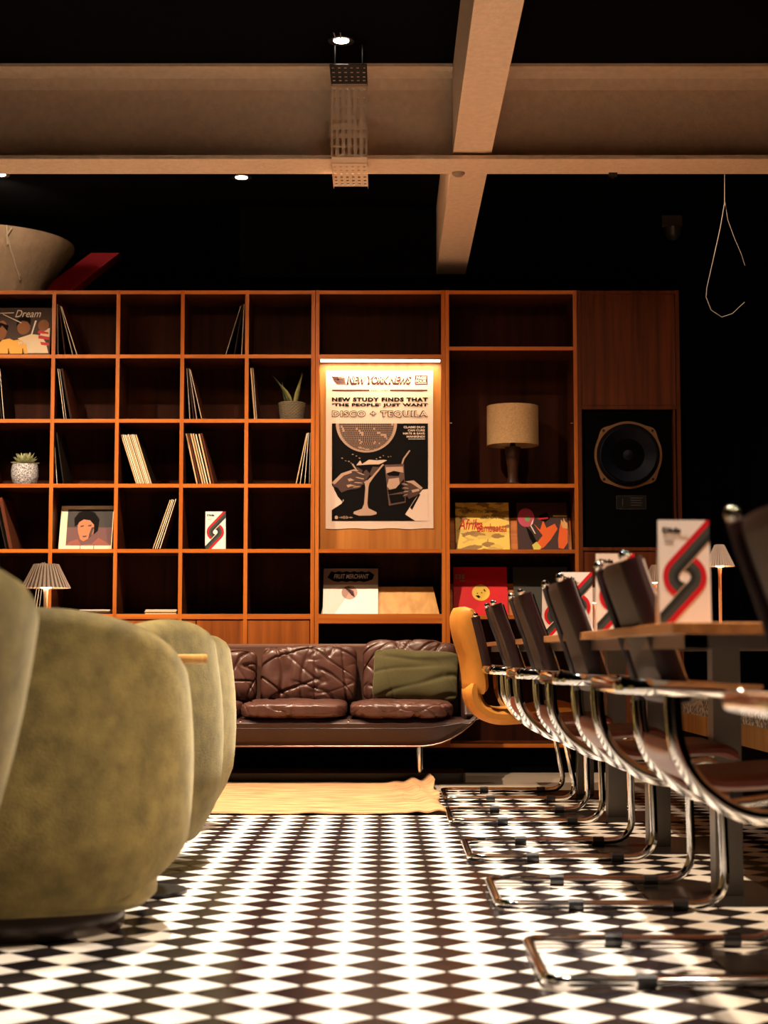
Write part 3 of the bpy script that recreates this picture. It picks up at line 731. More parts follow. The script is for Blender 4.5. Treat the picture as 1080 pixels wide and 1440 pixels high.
PR(u, 'face_shadow', [[(.385,.53),(.45,.55),(.45,.52),(.39,.50)], [(.53,.55),(.60,.56),(.59,.52),(.53,.52)], [(.43,.30),(.52,.31),(.51,.275),(.45,.27)], [(.60,.5),(.65,.5),(.6,.3),(.55,.24),(.56,.34)]], mat('portrait_shade', (.04,.012,.01), .5), W, -.0024, H=H_)
for fx in (.405, .66):
    MB().box(fx*W, fx*W+.003, -.006, -.001, 0, .022).build('stand_foot', BLACKM, u)

# ------------------------------------------------------------------ menus
def menu(name_label, loc, rotz=0, w_=.105, h_=.212, lean=-.04):
    u = thing('menu_card', name_label, 'menu', loc, (lean, 0, rotz), 'striped menu cards')
    MB().box(-w_/2, w_/2, 0, .003, 0, h_).build('card', PAPER, u)
    # folded rear leaf that lets the card stand
    mb = MB(); mb.add([(-w_/2,.003,0),(w_/2,.003,0),(w_/2,.003,h_),(-w_/2,.003,h_),(-w_/2,.004,h_),(w_/2,.004,h_),(w_/2,.045,.003),(-w_/2,.045,.003),(-w_/2,.0465,.003),(w_/2,.0465,.003)], [(4,5,6,7),(7,6,9,8)])
    mb.build('rear_leaf', PAPER, u)
    cu_, cv = .0, .455*h_; S = w_
    d = (math.cos(R(47)), math.sin(R(47))); nrm = (-d[1], d[0])
    def band(r0, r1, side):
        s1 = 1 if side > 0 else -1
        st = [(cu_+s1*(nrm[0]*r*S+d[0]*L*S), cv+s1*(nrm[1]*r*S+d[1]*L*S)) for r, L in ((r0,0),(r0,3),(r1,3),(r1,0))]
        out = [clip_poly(st, -w_/2, w_/2, 0, h_)]
        A0 = 137 if s1 > 0 else -43; n_ = 16
        ang = lambda r_, k: A0+(90+math.degrees(math.asin(min(1, .088/r_))))*k/n_
        for k in range(n_):
            out.append([(cu_+r*S*math.cos(R(t)), cv+r*S*math.sin(R(t))) for r, t in ((r0,ang(r0,k)),(r1,ang(r1,k)),(r1,ang(r1,k+1)),(r0,ang(r0,k+1)))])
        return [o for o in out if o]
    for r0, r1, m, nme in ((.325,.43,RED,'red_stripe'), (.215,.325,GREY,'grey_stripe'), (.115,.215,GREYD,'dark_stripe')):
        print_polys(nme, band(r0, r1, 1)+band(r0, r1, -1), m, u, -.0006)
    text('title', 'Dids', INK, u, -.42*w_, -.06*w_, .875*h_, .93*h_, -.0008, bold=.05)
    text('subtitle', 'DRINKS + FOOD', FAINT, u, -.40*w_, .08*w_, .84*h_, .86*h_, -.0008)
    print_polys('subtitle', [[(-.38*w_,.79*h_),(-.2*w_,.79*h_),(-.2*w_,.80*h_),(-.38*w_,.80*h_)]], GREY, u, -.0008)
    return u
ZT = .748
m0 = menu('white striped menu card on the shelf right of the portrait', (AX(302,750,YF), YF+.03, zs[1]+.0115), w_=.118, h_=.222)
def mz(x, y, lab, r=0, w_=.105): menu(lab, (x, y, ZT+.0008), r, w_)
mz(.610, 3.44, 'largest nearest striped menu card standing beside white-glowing lamp', .06)
mz(.628, 4.60, 'second nearest striped menu card on table behind two chair backs')
mz(.642, 5.66, 'third nearest striped menu card on table beside thin lamp shade')
mz(.700, 6.95, 'farthest striped menu card on table, mostly hidden by chairs')

# ------------------------------------------------------------------ pleated cordless lamps
def pleated_lamp(label, loc, dia, top_d, sh_h, z_sh, stem_r=.006, power=3.0, stem_m=None):
    u = thing('table_lamp', label, 'lamp', loc)
    nP = 34; mb = MB(); vs_ = []; N = nP*4
    for k in range(N):
        a_ = 2*math.pi*k/N; f = 1+.035*(1 if (k % 4) in (0, 1) else -1)
        for r, z in ((dia/2, z_sh), (dia/2*.985, z_sh+.003), (top_d/2, z_sh+sh_h), (top_d/2-.003, z_sh+sh_h), (dia/2-.006, z_sh+.003)):
            vs_.append((r*f*math.cos(a_), r*f*math.sin(a_), z))
    mb.add(vs_, [(k*5+i, ((k+1) % N)*5+i, ((k+1) % N)*5+(i+1) % 5, k*5+(i+1) % 5) for k in range(N) for i in range(5)])
    m, nt, b = nm('pleated_fabric')
    b.inputs['Base Color'].default_value = (.34,.25,.19,1); b.inputs['Roughness'].default_value = .8
    b.inputs['Transmission Weight'].default_value = 0
    mb.build('lamp_shade', MATS.setdefault('pleated_fabric', m), u)
    MB().lathe([(0,z_sh+sh_h-.002),(top_d/2-.003,z_sh+sh_h-.002),(top_d/2-.003,z_sh+sh_h+.001),(0,z_sh+sh_h+.001)], 24).build('shade_cap', MATS['pleated_fabric'], u)
    MB().lathe([(0,0),(dia*.36,0),(dia*.36,.010),(dia*.34,.014),(stem_r*1.6,.018),(stem_r,.03),(stem_r,z_sh-.03),(stem_r*1.3,z_sh-.012),(stem_r*1.3,z_sh+.004),(0,z_sh+.004)], 24).build('stem', stem_m or mat('lamp_stem', (.72,.55,.40), .4), u, smooth=True)
    MB().lathe([(0,z_sh-.004),(stem_r*2.6,z_sh-.001),(stem_r*2.6,z_sh+.012),(stem_r*1.2,z_sh+.02),(0,z_sh+.02)], 20).build('bulb', mat('bulb_glow', (1,1,1), .5, emit=(1,.80,.60), es=14), u, smooth=True)
    l = bpy.data.lights.new('lamp_light', 'POINT'); l.energy = power; l.color = (1,.62,.32); l.shadow_soft_size = .02
    o = bpy.data.objects.new('lamp_light', l); C.objects.link(o); o.parent = u; o.location = (.0, 0, z_sh+.035)
    for k in range(3):
        a_ = k*2.1; l2 = l if k == 0 else l
    o.location = (stem_r*2.4+.012, -.0, z_sh+.022)
    return u
xL, zL = at(64.5, 827, 7.62)
pleated_lamp('pleated cone lamp glowing at left behind the green armchairs', (xL, 7.62, .60), .214, .108, .107, zL-.60, .009, 2.2)
t = thing('side_table', 'small round side table under the left pleated lamp', 'table', (xL, 7.62, 0))
MB().lathe([(0,.576),(.2,.576),(.21,.582),(.21,.594),(.205,.599),(0,.599)], 36).build('tabletop', WT, t, smooth=True)
MB().lathe([(0,0),(.15,0),(.15,.012),(.03,.02),(.02,.04),(.02,.576),(0,.576)], 28).build('pedestal', BLACKM, t, smooth=True)
for (px, py, y, lab) in ((1012, 797, 6.1, 'pleated lamp with bright white glow right of the largest menu'), (921.5, 820, 7.4, 'second pleated lamp peeking out left of the largest menu'), (836, 848, 8.75, 'farthest pleated lamp between two striped menus')):
    x, z = at(px, py, y)
    pleated_lamp(lab, (x, y, ZT+.0008), .104, .034, .078, z-ZT, .0052, 1.6, mat('copper_stem', (.62,.28,.12), .35))

# drum lamp
xa_, zb_ = at(721.5, 680, YF+.16)
u = thing('table_lamp', 'linen drum shade lamp on dark base in wooden shelf unit', 'lamp', (xa_, YF+.17, Z['tb']+.0115))
rr = 36.5*10.07/F_PX; z1 = AZ(540, 572, YF+.1)-Z['tb']; z0 = AZ(540, 626, YF+.05)-Z['tb']
LIN = mat('linen', (.50,.32,.16), .9, var=.18, vscale=160, bump=.2, bscale=300)
MB().lathe([(rr,z0),(rr,z1),(rr-.003,z1),(rr-.003,z0),(rr,z0)], 56).build('lamp_shade', LIN, u, smooth=True)
DW = mat('dark_turned_wood', (.05,.018,.008), .35, var=.2, vscale=30)
MB().lathe([(0,0),(.055,0),(.055,.012),(.036,.022),(.030,.06),(.033,.12),(.041,.16),(.042,.19),(.046,.20),(.046,.235),(.02,.24),(.012,.27),(0,.27)], 32).build('lamp_base', DW, u, smooth=True)
MB().lathe([(0,.26),(.018,.27),(.026,.32),(.0,.35)], 20).build('bulb', mat('bulb_off', (.5,.45,.4), .2), u, smooth=True)
mb = MB()
for k in range(3):
    a_ = k*2*math.pi/3; mb.tube([(.012*math.cos(a_),.012*math.sin(a_),z1-.02),((rr-.003)*math.cos(a_),(rr-.003)*math.sin(a_),z1-.004)], .0018, 6)
mb.tube([(0,0,.26),(0,0,z1-.02)], .004, 6); mb.build('shade_spider', BLACKM, u)

# ------------------------------------------------------------------ plants
# succulent
x, _ = at(30, 660, YF)
u = thing('succulent', 'spiky pale succulent in speckled grey pot on the left shelf', 'plant', (x, YF+.10, zs[2]+.0115))
m_, nt, b = nm('speckled_pot')
tc = nt.nodes.new('ShaderNodeTexCoord'); vo = nt.nodes.new('ShaderNodeTexNoise'); vo.inputs['Scale'].default_value = 160; rp = nt.nodes.new('ShaderNodeValToRGB')
nt.links.new(tc.outputs['Object'], vo.inputs['Vector']); nt.links.new(vo.outputs[0], rp.inputs[0]); nt.links.new(rp.outputs[0], b.inputs['Base Color'])
rp.color_ramp.elements[0].position = .47; rp.color_ramp.elements[0].color = (.14,.14,.17,1); rp.color_ramp.elements[1].position = .56; rp.color_ramp.elements[1].color = (.62,.60,.60,1)
b.inputs['Roughness'].default_value = .6
MB().lathe([(0,0),(.062,0),(.072,.02),(.080,.055),(.080,.09),(.074,.122),(.068,.124),(.066,.11),(0,.105)], 36).build('pot', m_, u, smooth=True)
SUC = mat('succulent_green', (.40,.42,.24), .5, var=.15, vscale=40)
leaf = MB()
L = .075; W0 = .013
leaf.add([(0,-W0*.6,0),(L*.5,-W0,.006),(L,0,.014),(L*.5,W0,.006),(0,W0*.6,0),(L*.5,0,-.006),(L*.45,0,.010)], [(0,1,6),(1,2,6),(2,3,6),(3,4,6),(4,0,6),(0,5,1),(1,5,2),(2,5,3),(3,5,4),(4,5,0)])
lf = None
for ring, (cnt, el, sc_, zz) in enumerate(((11, 4, 1.05, .122), (11, 22, 1.0, .127), (9, 42, .92, .132), (6, 62, .8, .135), (3, 82, .7, .138))):
    for k in range(cnt):
        a_ = 2*math.pi*(k+.5*(ring % 2))/cnt + rnd.uniform(-.1,.1)
        if lf is None: o = lf = leaf.build('leaf', SUC, u, smooth=True)
        else: o = link_copy(lf, (0,0,0), u)
        o.location = (.012*math.cos(a_), .012*math.sin(a_), zz); o.rotation_euler = (0, -R(el+rnd.uniform(-6,6)), a_); o.scale = (sc_*rnd.uniform(.9,1.1),)*3
# snake plant
x, _ = at(409, 560, YF)
u = thing('snake_plant', 'dark pointed-leaf plant in ribbed woven pot in second row', 'plant', (x, YF+.12, zs[3]+.0115))
MB().lathe([(0,0),(.062,0),(.066,.02),(.072,.06),(.075,.112),(.070,.114),(.068,.10),(0,.098)], 36).build('pot', mat('woven_pot_core', (.10,.08,.055), .8), u, smooth=True)
mb = MB()
for j in range(12):
    z = .006+j*.0092; r_ = .066+.011*j/12
    mb.tube([((r_+.0022*(1 if (k+j) % 2 else -1))*math.cos(2*math.pi*k/40), (r_+.0022*(1 if (k+j) % 2 else -1))*math.sin(2*math.pi*k/40), z) for k in range(40)], .0032, 5, closed=True)
mb.build('woven_rib', mat('woven_pot', (.22,.18,.12), .8), u)
SN = mat('snake_leaf', (.085,.10,.04), .45, var=.4, vscale=30); SN2 = mat('snake_leaf_pale', (.26,.24,.09), .45, var=.2, vscale=40)
def blade(pts, w_, m):
    mb = MB(); P = [Vector(p) for p in pts]; n_ = 10; vs_ = []
    for k in range(n_+1):
        t = k/n_; p = P[0]*(1-t)**2+P[1]*2*t*(1-t)+P[2]*t*t
        ww = w_*(1-t**2.2)*(.6+.8*t*(1-t)*2)+.0006
        vs_ += [(p.x-ww, p.y+.004, p.z), (p.x, p.y-.002, p.z), (p.x+ww, p.y+.004, p.z), (p.x, p.y+.004, p.z)]
    mb.add(vs_, [f for k in range(n_) for f in ((k*4,k*4+1,k*4+5,k*4+4),(k*4+1,k*4+2,k*4+6,k*4+5),(k*4+2,k*4+3,k*4+7,k*4+6),(k*4+3,k*4,k*4+4,k*4+7))])
    return mb.build('leaf', m, u, smooth=True)
blade([(-.015,0,.10),(-.02,0,.17),(-.115,-.01,.275)], .012, SN)
blade([(-.005,.01,.10),(-.02,0,.18),(-.075,-.02,.225)], .015, SN2)
blade([(.015,0,.10),(.025,0,.18),(.065,.0,.29)], .012, SN2)
blade([(.02,.02,.10),(.03,.01,.17),(.05,.02,.215)], .012, SN)
blade([(-.03,.02,.10),(-.05,.02,.16),(-.06,.02,.24)], .010, SN)
blade([(.0,.03,.10),(.04,.03,.2),(.058,.03,.305)], .009, SN)

# ------------------------------------------------------------------ sofa
def pillow(name, m, parent, cx_, cy_, cz_, hx, hy, hz, p=7.0, wr=.010, ws=5, n=30, seed=0, rot=(0,0,0), puff=.15, lines=2):
    """a soft rounded box with creases"""
    import bmesh
    bm = bmesh.new(); bmesh.ops.create_cube(bm, size=2); bmesh.ops.subdivide_edges(bm, edges=bm.edges[:], cuts=n, use_grid_fill=True)
    for v in bm.verts:
        x, y, z = v.co
        x, y, z = (math.sin(c*math.pi/2)*.35+c*.65 for c in (x, y, z))
        k = (abs(x)**p+abs(y)**p+abs(z)**p)**(1/p); d = Vector((x, y, z))/k
        fy = 1-puff*(d.x**4+d.z**4)*.6 if hy < hz else 1
        fz = 1-puff*(d.x**4+d.y**4)*.5 if hz <= hy else 1
        # seams stay at the corners, edges pull in a little between them
        ex = 1-.035*(1-min(1, abs(d.z) if hy < hz else abs(d.y))**2)
        q_ = Vector((d.x*hx*ex, d.y*hy*fy, d.z*hz*fz))
        nn = Vector((d.x/hx*.3, d.y/hy, d.z/hz)).normalized()
        c = 0
        for L in range(lines):
            a = (.35, -.9, 1.25)[L]+.3*math.sin(seed*2.1+L)
            uu = q_.x*math.cos(a)+(q_.z+q_.y*.5)*math.sin(a); vv = -q_.x*math.sin(a)+(q_.z+q_.y*.5)*math.cos(a)
            f = noise.noise(Vector((uu*ws*.55+seed*7.3+L*11, vv*ws*2.6, seed+L*5)))
            g = max(0, noise.noise(Vector((uu*3+seed, vv*3+L*9, 2.2)))+.35)
            c -= min(1.2, g*1.6)*math.exp(-(f/.055)**2)
            c += .30*abs(f)
        q_ += nn*(wr*c+wr*.5*noise.noise(Vector((q_.x*9+seed, q_.y*9, q_.z*9))))
        v.co = q_
    me = bpy.data.meshes.new(name); bm.to_mesh(me); bm.free(); me.materials.append(m)
    me.polygons.foreach_set('use_smooth', [True]*len(me.polygons))
    o = bpy.data.objects.new(name, me); C.objects.link(o); o.location = (cx_, cy_, cz_); o.rotation_euler = rot
    if parent: o.parent = parent
    return o
u = thing('leather_sofa', 'long brown leather sofa on a black base before the shelves', 'sofa')
sx = [-1.34, -.765, -.19, .375]
for i in range(3):
    a, b = sx[i], sx[i+1]
    pillow('seat_cushion', LEATHER, u, (a+b)/2, 9.24, .393, (b-a)/2-.002, .33, .050, p=5.5, wr=.010, ws=6, seed=i+1, puff=.35, n=60)
bx = [(-1.25,-.705,.69), (-.693,-.145,.712), (-.125,.41,.742)]
for i, (a, b, zt) in enumerate(bx):
    pillow('back_cushion', LEATHER, u, (a+b)/2, 9.56, (zt+.42)/2+.01, (b-a)/2, .085, (zt-.42)/2+.008, p=6.5, wr=.017, ws=4.2, seed=i+5, rot=(-.16,0,0), n=84, puff=.35, lines=3)
# under-shell: swept profile, turned up at the right end
mb = MB(); prof = []
def shell(x):
    e_ = max(0, (x-.18)/.33); l_ = max(0, (-1.15-x)/.33); k = max(e_, l_)
    return .205+.17*k**2.2
vs_ = []; nxx = 40
for i in range(nxx+1):
    x = -1.48+(.50+1.48)*i/nxx; zb_ = shell(x); zt_ = max(.345, zb_+.03)
    yf = 8.93+.02*max(0, (x-.3)/.2)
    for (y, z) in ((yf+.02,zt_),(yf,zt_-.02),(yf+.005,(zb_+zt_)/2),(yf+.03,zb_+.01),(yf+.06,zb_),(9.72,zb_),(9.74,zb_+.01),(9.74,zt_)):
        vs_.append((x, y, z))
np_ = 8
fs = [(i*np_+k, (i+1)*np_+k, (i+1)*np_+(k+1) % np_, i*np_+(k+1) % np_) for i in range(nxx) for k in range(np_)]
fs += [tuple(range(np_)), tuple(nxx*np_+k for k in range(np_-1,-1,-1))]
mb.add(vs_, fs).build('base_shell', LEATHERD, u, smooth=True)
path = [( -1.48+(.50+1.48)*i/nxx, 8.955, shell(-1.48+(.50+1.48)*i/nxx)+.002) for i in range(nxx+1)]
MB().tube(path, .004, 6).build('chrome_trim', mat('trim_metal', (.35,.2,.14), .3, 1), u, smooth=True)
MB().tube([(p[0], 8.934, .30 if p[0] < .1 else .30+.05*((p[0]-.1)/.4)**2) for p in path], .003, 6).build('seam', LEATHERD, u)
mb = MB().box(-1.42, .44, 9.66, 9.74, .345, .745)
mb.build('back_frame', mat('back_leather', (.12,.055,.04), .35, coat=.2), u, bevel=.018, seg=3)
# end wing on the right
mb = MB(); pts = [(8.98,.37),(9.02,.34),(9.5,.33),(9.74,.35),(9.74,.70),(9.66,.72),(9.5,.56),(9.3,.46),(9.05,.43)]
n_ = len(pts)
for (x0, x1) in ((.42,.50), (-1.48,-1.40)):
    mb = MB().add([(x0,y,z) for y,z in pts]+[(x1,y,z) for y,z in pts], [tuple(range(n_)), tuple(range(2*n_-1,n_-1,-1))]+[(i,i+n_,(i+1)%n_+n_,(i+1)%n_) for i in range(n_)])
    mb.build('end_wing', LEATHERD, u, bevel=.015, seg=3)
for x in (.195, -1.15):
    for y in (9.27, 9.52):
        MB().tube([(x,y,.048),(x,y,shell(.1)+.005)], .0165, 14).build('leg', CHROME, u, smooth=True)
mb = MB(); pl = fillet([(-1.5,9.2,0),(.44,9.2,0),(.44,9.62,0),(-1.5,9.62,0),(-1.5,9.2,0)], .05)
pl = [(p.x, p.y) for p in pl[:-1]]; n_ = len(pl)
mb.add([(x,y,.0015) for x,y in pl]+[(x,y,.05) for x,y in pl], [tuple(range(n_-1,-1,-1)), tuple(range(n_,2*n_))]+[(i,(i+1)%n_,(i+1)%n_+n_,i+n_) for i in range(n_)])
mb.build('base_plate', mat('base_black', (.006,.006,.006), .3), u)
for px in (338, 490):
    x = AX(px, 1016, 8.93); MB().lathe([(0,-.003),(.006,-.002),(.006,.002),(0,.003)], 12).build('button', CHROME, u, (x, 8.925, .338), rot=(R(90),0,0), smooth=True)
# cushion on sofa
xa_, _ = at(583, 950, 9.35)
o = pillow('scatter_cushion', OLIVEC, None, xa_+.005, 9.35, .572, .236, .055, .138, p=9, wr=.010, ws=3, seed=11, rot=(-.30, R(3), 0), n=60, puff=.75, lines=2)
tag(o, 'olive green square cushion leaning at the right end of sofa', 'cushion')

# ------------------------------------------------------------------ rug
mb = MB(); nx, ny = 120, 60; vs_ = []
for j in range(ny+1):
    for i in range(nx+1):
        u_ = i/nx; v_ = j/ny
        xr = .262-.012*v_ + .008*math.sin(v_*17)+.005*noise.noise(Vector((v_*30,0,0)))
        x = -1.27+(xr+1.27)*u_; y = 7.36+(9.08-7.36)*v_
        if j == 0: y += .012*noise.noise(Vector((u_*14,1,0)))
        if j == ny: y += .03*noise.noise(Vector((u_*10,4,0)))
        r_ = max(0, (x+.02)/.28)
        z = .010+.004*noise.noise(Vector((x*3,y*3,2)))+ r_**1.5*(.010+.028*v_**1.5)*(1+.55*math.sin(x*62+v_*5+2*noise.noise(Vector((x*4,y*2,7)))))
        z += .012*math.exp(-((y-7.42)/.05)**2)*max(0, noise.noise(Vector((x*5,3,1))))*1.5
        if i == nx or j == 0: z = max(.004, z-.004)
        vs_.append((x, y, max(.0045, z)))
nt_ = len(vs_)
fs = [(j*(nx+1)+i, j*(nx+1)+i+1, (j+1)*(nx+1)+i+1, (j+1)*(nx+1)+i) for j in range(ny) for i in range(nx)]
mb.add(vs_, fs)
o = mb.build('rug', JUTE, None, smooth=True); so = o.modifiers.new('thick', 'SOLIDIFY'); so.thickness = .003; so.offset = -1
tag(o, 'tan crumpled hide rug on chequered floor in front of sofa', 'rug')
mb = MB()
for k in range(3):
    xk = .06+.055*k
    pth = []
    for j in range(24):
        v_ = .15+.83*j/23; y = 7.36+1.72*v_
        x = xk+.02*math.sin(v_*9+k)-.02*v_; r_ = max(0, (x+.02)/.28)
        z = .010+.004*noise.noise(Vector((x*3,y*3,2)))+ r_**1.5*(.010+.028*v_**1.5)*(1+.55*math.sin(x*62+v_*5+2*noise.noise(Vector((x*4,y*2,7)))))
        pth.append((x, y, z+.001))
    mb.tube(pth, .0022, 5)
mb.build('stitching', mat('brown_thread', (.16,.07,.03), .9), o)

# ------------------------------------------------------------------ green tub chairs
def tub_chair(label, loc, facing, sc_=1.0, top=.80, flare=0.0):
    """facing: direction of the open front, radians from +x"""
    u = thing('tub_armchair', label, 'armchair', loc, (0, 0, facing), 'olive velvet tub armchairs')
    PH = 122; n_ = 56
    def ztop(p):                       # p = |angle from the back| / PH
        return top-.45*min(p,.8)**2.1
    def zbot(p): return min(.27, .085+.6*max(0, p-.2)**1.3)
    vs_ = []; ring = 22
    for i in range(n_+1):
        s = -1+2*i/n_; p = abs(s); a_ = math.pi+R(PH)*s
        zt, zb_ = ztop(p), zbot(p); th = .115
        endk = 1-max(0, (p-.90)/.10)**2*.999; endk = math.sqrt(max(.0004, endk))
        sect = []
        def rad(z): 
            t = (z-.08)/.72
            return .375+.055*math.sin(math.pi*min(1, max(0, .15+t*.80)))+.01*t+flare*(t-.9)
        for k in range(9):
            z = zb_+(zt-.06-zb_)*k/8; b_ = .0
            r_ = rad(z)-.05*max(0, 1-(z-.08)/.16)**1.5
            sect.append((r_, z))
        for t in (20,45,70,90,110,135,160):
            sect.append((rad(zt-.06)-th/2+th/2*math.cos(R(t)), zt-.06+.06*math.sin(R(t))))
        for k in range(6):
            z = zt-.06+(zb_-(zt-.06))*k/5
            sect.append((rad(z)-th, z))
        rm = rad((zt+zb_)/2)-th/2; zm = (zt+zb_)/2
        for r_, z in sect:
            r2 = rm+(r_-rm)*max(.25, endk); z2 = zm+(z-zm)*(.90+.10*endk)
            asq = 1.0
            # squarish plan
            ca, sa = math.cos(a_), math.sin(a_); kk = (abs(ca)**2.6+abs(sa)**2.6)**(-1/2.6)
            vs_.append((r2*kk*ca, r2*kk*sa, z2))
    ring = len(sect)
    fs = [(i*ring+k, (i+1)*ring+k, (i+1)*ring+(k+1) % ring, i*ring+(k+1) % ring) for i in range(n_) for k in range(ring)]
    fs += [tuple(range(ring)), tuple(n_*ring+k for k in range(ring-1,-1,-1))]
    MB().add(vs_, fs).build('shell', VELVET, u, smooth=True)
    # seat block and cushion
    def slab(r0, z0, z1, dx, rb=.03):
        prof = [(0,z0),(r0-rb,z0),(r0,z0+rb),(r0,z1-rb),(r0-rb*.3,z1-rb*.3),(r0-rb,z1),(0,z1)]
        mb = MB().lathe(prof, 48)
        out = []
        for x, y, z in mb.v:
            r_ = math.hypot(x, y); 
            if r_ > 1e-6:
                ca, sa = x/r_, y/r_; kk = (abs(ca)**3+abs(sa)**3)**(-1/3); x, y = x*kk, y*kk
            out.append((x+dx, y, z))
        mb.v = out; return mb
    slab(.345, .065, .40, .012).build('seat_base', VELVET, u, smooth=True)
    slab(.285, .402, .49, .05, .035).build('seat_cushion', VELVET, u, smooth=True)
    MB().lathe([(0,.0),(.27,.0),(.275,.005),(.275,.058),(.27,.063),(0,.063)], 48).build('swivel_base', mat('swivel_dark', (.045,.03,.025), .3, .3), u, smooth=True)
    return u
tub_chair('large green velvet tub chair seen from behind, nearest fully visible', (-.935, 4.38, 0), R(109))
tub_chair('green velvet tub chair second behind the large one, by wooden slab', (-.995, 5.62, 0), R(152))
tub_chair('farthest green velvet tub chair beside the rug and sofa', (-1.045, 6.82, 0), R(165), top=.765)
tub_chair('blurred green tub chair cut off at left photo edge', (-1.035, 2.90, 0), R(158), top=.845, flare=.20)
u = thing('cafe_table', 'small round wooden table between two green tub chairs', 'table', (-.70, 5.0, 0))
MB().lathe([(0,.660),(.178,.660),(.182,.664),(.182,.684),(.178,.688),(0,.688)], 40).build('tabletop', WO, u, smooth=True)
MB().lathe([(0,0),(.13,0),(.13,.01),(.02,.02),(.016,.05),(.016,.66),(0,.66)], 24).build('pedestal', BLACKM, u, smooth=True)

# ------------------------------------------------------------------ long table
u = thing('long_table', 'long wooden communal table on steel pedestals along the right', 'table')
TX0, TX1, TY0, TY1 = .535, 1.36, 3.16, 9.0
k = 5; L_ = (TY1-TY0)/k
for i in range(k):
    MB().box(TX0, TX1, TY0+i*L_+(.0015 if i else 0), TY0+(i+1)*L_-.0015, ZT-.021, ZT).build('tabletop', WT, u, bevel=.002)
for x in (TX0+.03, TX1-.07):
    MB().box(x, x+.04, TY0+.02, TY1-.02, .699, .7265).build('rail', STEEL, u)
MB().box(TX0+.03, TX1-.03, TY0+.02, TY0+.05, .699, .726).build('rail', STEEL, u)
PX = .985
DKP = mat('plate_bronze', (.03,.024,.02), .22, .6)
for y in (3.72, 4.95, 6.18, 7.28, 8.41):
    MB().box(PX-.040, PX+.040, y-.04, y+.04, .0045, .7265).build('pedestal', STEEL, u, bevel=.002)
    MB().box(PX-.24, PX+.24, y-.24, y+.24, .0012, .0045).build('base_plate', DKP, u)
    MB().box(PX-.16, PX+.16, y-.16, y+.16, .712, .7265).build('top_bracket', STEEL, u)

# terrazzo topped bench beyond the table
m_, nt, b = nm('terrazzo')
tc = nt.nodes.new('ShaderNodeTexCoord'); vo = nt.nodes.new('ShaderNodeTexVoronoi'); vo.inputs['Scale'].default_value = 90; rp = nt.nodes.new('ShaderNodeValToRGB')
nt.links.new(tc.outputs['Object'], vo.inputs['Vector']); nt.links.new(vo.outputs['Color'], rp.inputs[0]); nt.links.new(rp.outputs[0], b.inputs['Base Color'])
rp.color_ramp.elements[0].position = .45; rp.color_ramp.elements[0].color = (.10,.08,.06,1); rp.color_ramp.elements[1].position = .55; rp.color_ramp.elements[1].color = (.60,.52,.42,1)
u = thing('bench', 'speckled stone topped bench seen under the long table', 'bench')
MB().box(1.50, 1.92, 3.2, 9.3, .395, .47).build('bench_top', m_, u, bevel=.004)
for i in range(5): MB().box(1.52, 1.90, 3.22+i*1.215, 3.22+(i+1)*1.215-.006, .30, .395).build('wooden_panel', WO, u)
MB().box(1.60, 1.88, 3.3, 9.2, .001, .30).build('plinth', BLACK, u)

# ------------------------------------------------------------------ cantilever chairs
def sweep_panel(cl, th, hw, wrap, ny=14, m=None, taper=None, edge=.35):
    """padded strip: centre line (x,z) in profile, half width hw, curled forward by wrap*y^2"""
    P = [Vector((x, 0, z)) for x, z in cl]; n_ = len(P); mb = MB()
    front, back = [], []
    for i in range(n_):
        t = (P[min(i+1, n_-1)]-P[max(i-1, 0)]).normalized(); nr = Vector((t.z, 0, -t.x))  # toward front/up
        et = 1-.75*max(0, abs(2*i/(n_-1)-1)-.86)/.14
        h = hw*(taper[i] if taper else 1)
        fr, bk = [], []
        for j in range(ny+1):
            s = -1+2*j/ny; y = s*h; ed = math.sqrt(max(0, 1-max(0, (abs(s)-.84)/.16)**2*(1-edge**2)))
            tt = th/2*ed*max(.3, et); wv = wrap*(y*y)
            fr.append(P[i]+nr*tt+Vector((wv, y, 0))); bk.append(P[i]-nr*tt+Vector((wv, y, 0)))
        front.append(fr); back.append(bk)
    m_ = ny+1
    vs_ = [v for r_ in front for v in r_]+[v for r_ in back for v in r_]; o = n_*m_
    fs = []
    for i in range(n_-1):
        for j in range(ny):
            fs += [(i*m_+j, i*m_+j+1, (i+1)*m_+j+1, (i+1)*m_+j), (o+i*m_+j, o+(i+1)*m_+j, o+(i+1)*m_+j+1, o+i*m_+j+1)]
        fs += [(i*m_, (i+1)*m_, o+(i+1)*m_, o+i*m_), (i*m_+ny, o+i*m_+ny, o+(i+1)*m_+ny, (i+1)*m_+ny)]
    for j in range(ny):
        fs += [(j, o+j, o+j+1, j+1), ((n_-1)*m_+j, (n_-1)*m_+j+1, o+(n_-1)*m_+j+1, o+(n_-1)*m_+j)]
    return mb.add(vs_, fs)
def smooth_line(pts, k=4):
    P = [Vector((*p, 0)) for p in pts]; out = []
    for i in range(len(P)-1):
        p0, p1, p2, p3 = P[max(i-1,0)], P[i], P[i+1], P[min(i+2, len(P)-1)]
        for j in range(k):
            t = j/k
            v = .5*((2*p1)+(-p0+p2)*t+(2*p0-5*p1+4*p2-p3)*t*t+(-p0+3*p1-3*p2+p3)*t**3)
            out.append((v.x, v.y))
    out.append((P[-1].x, P[-1].y)); return out
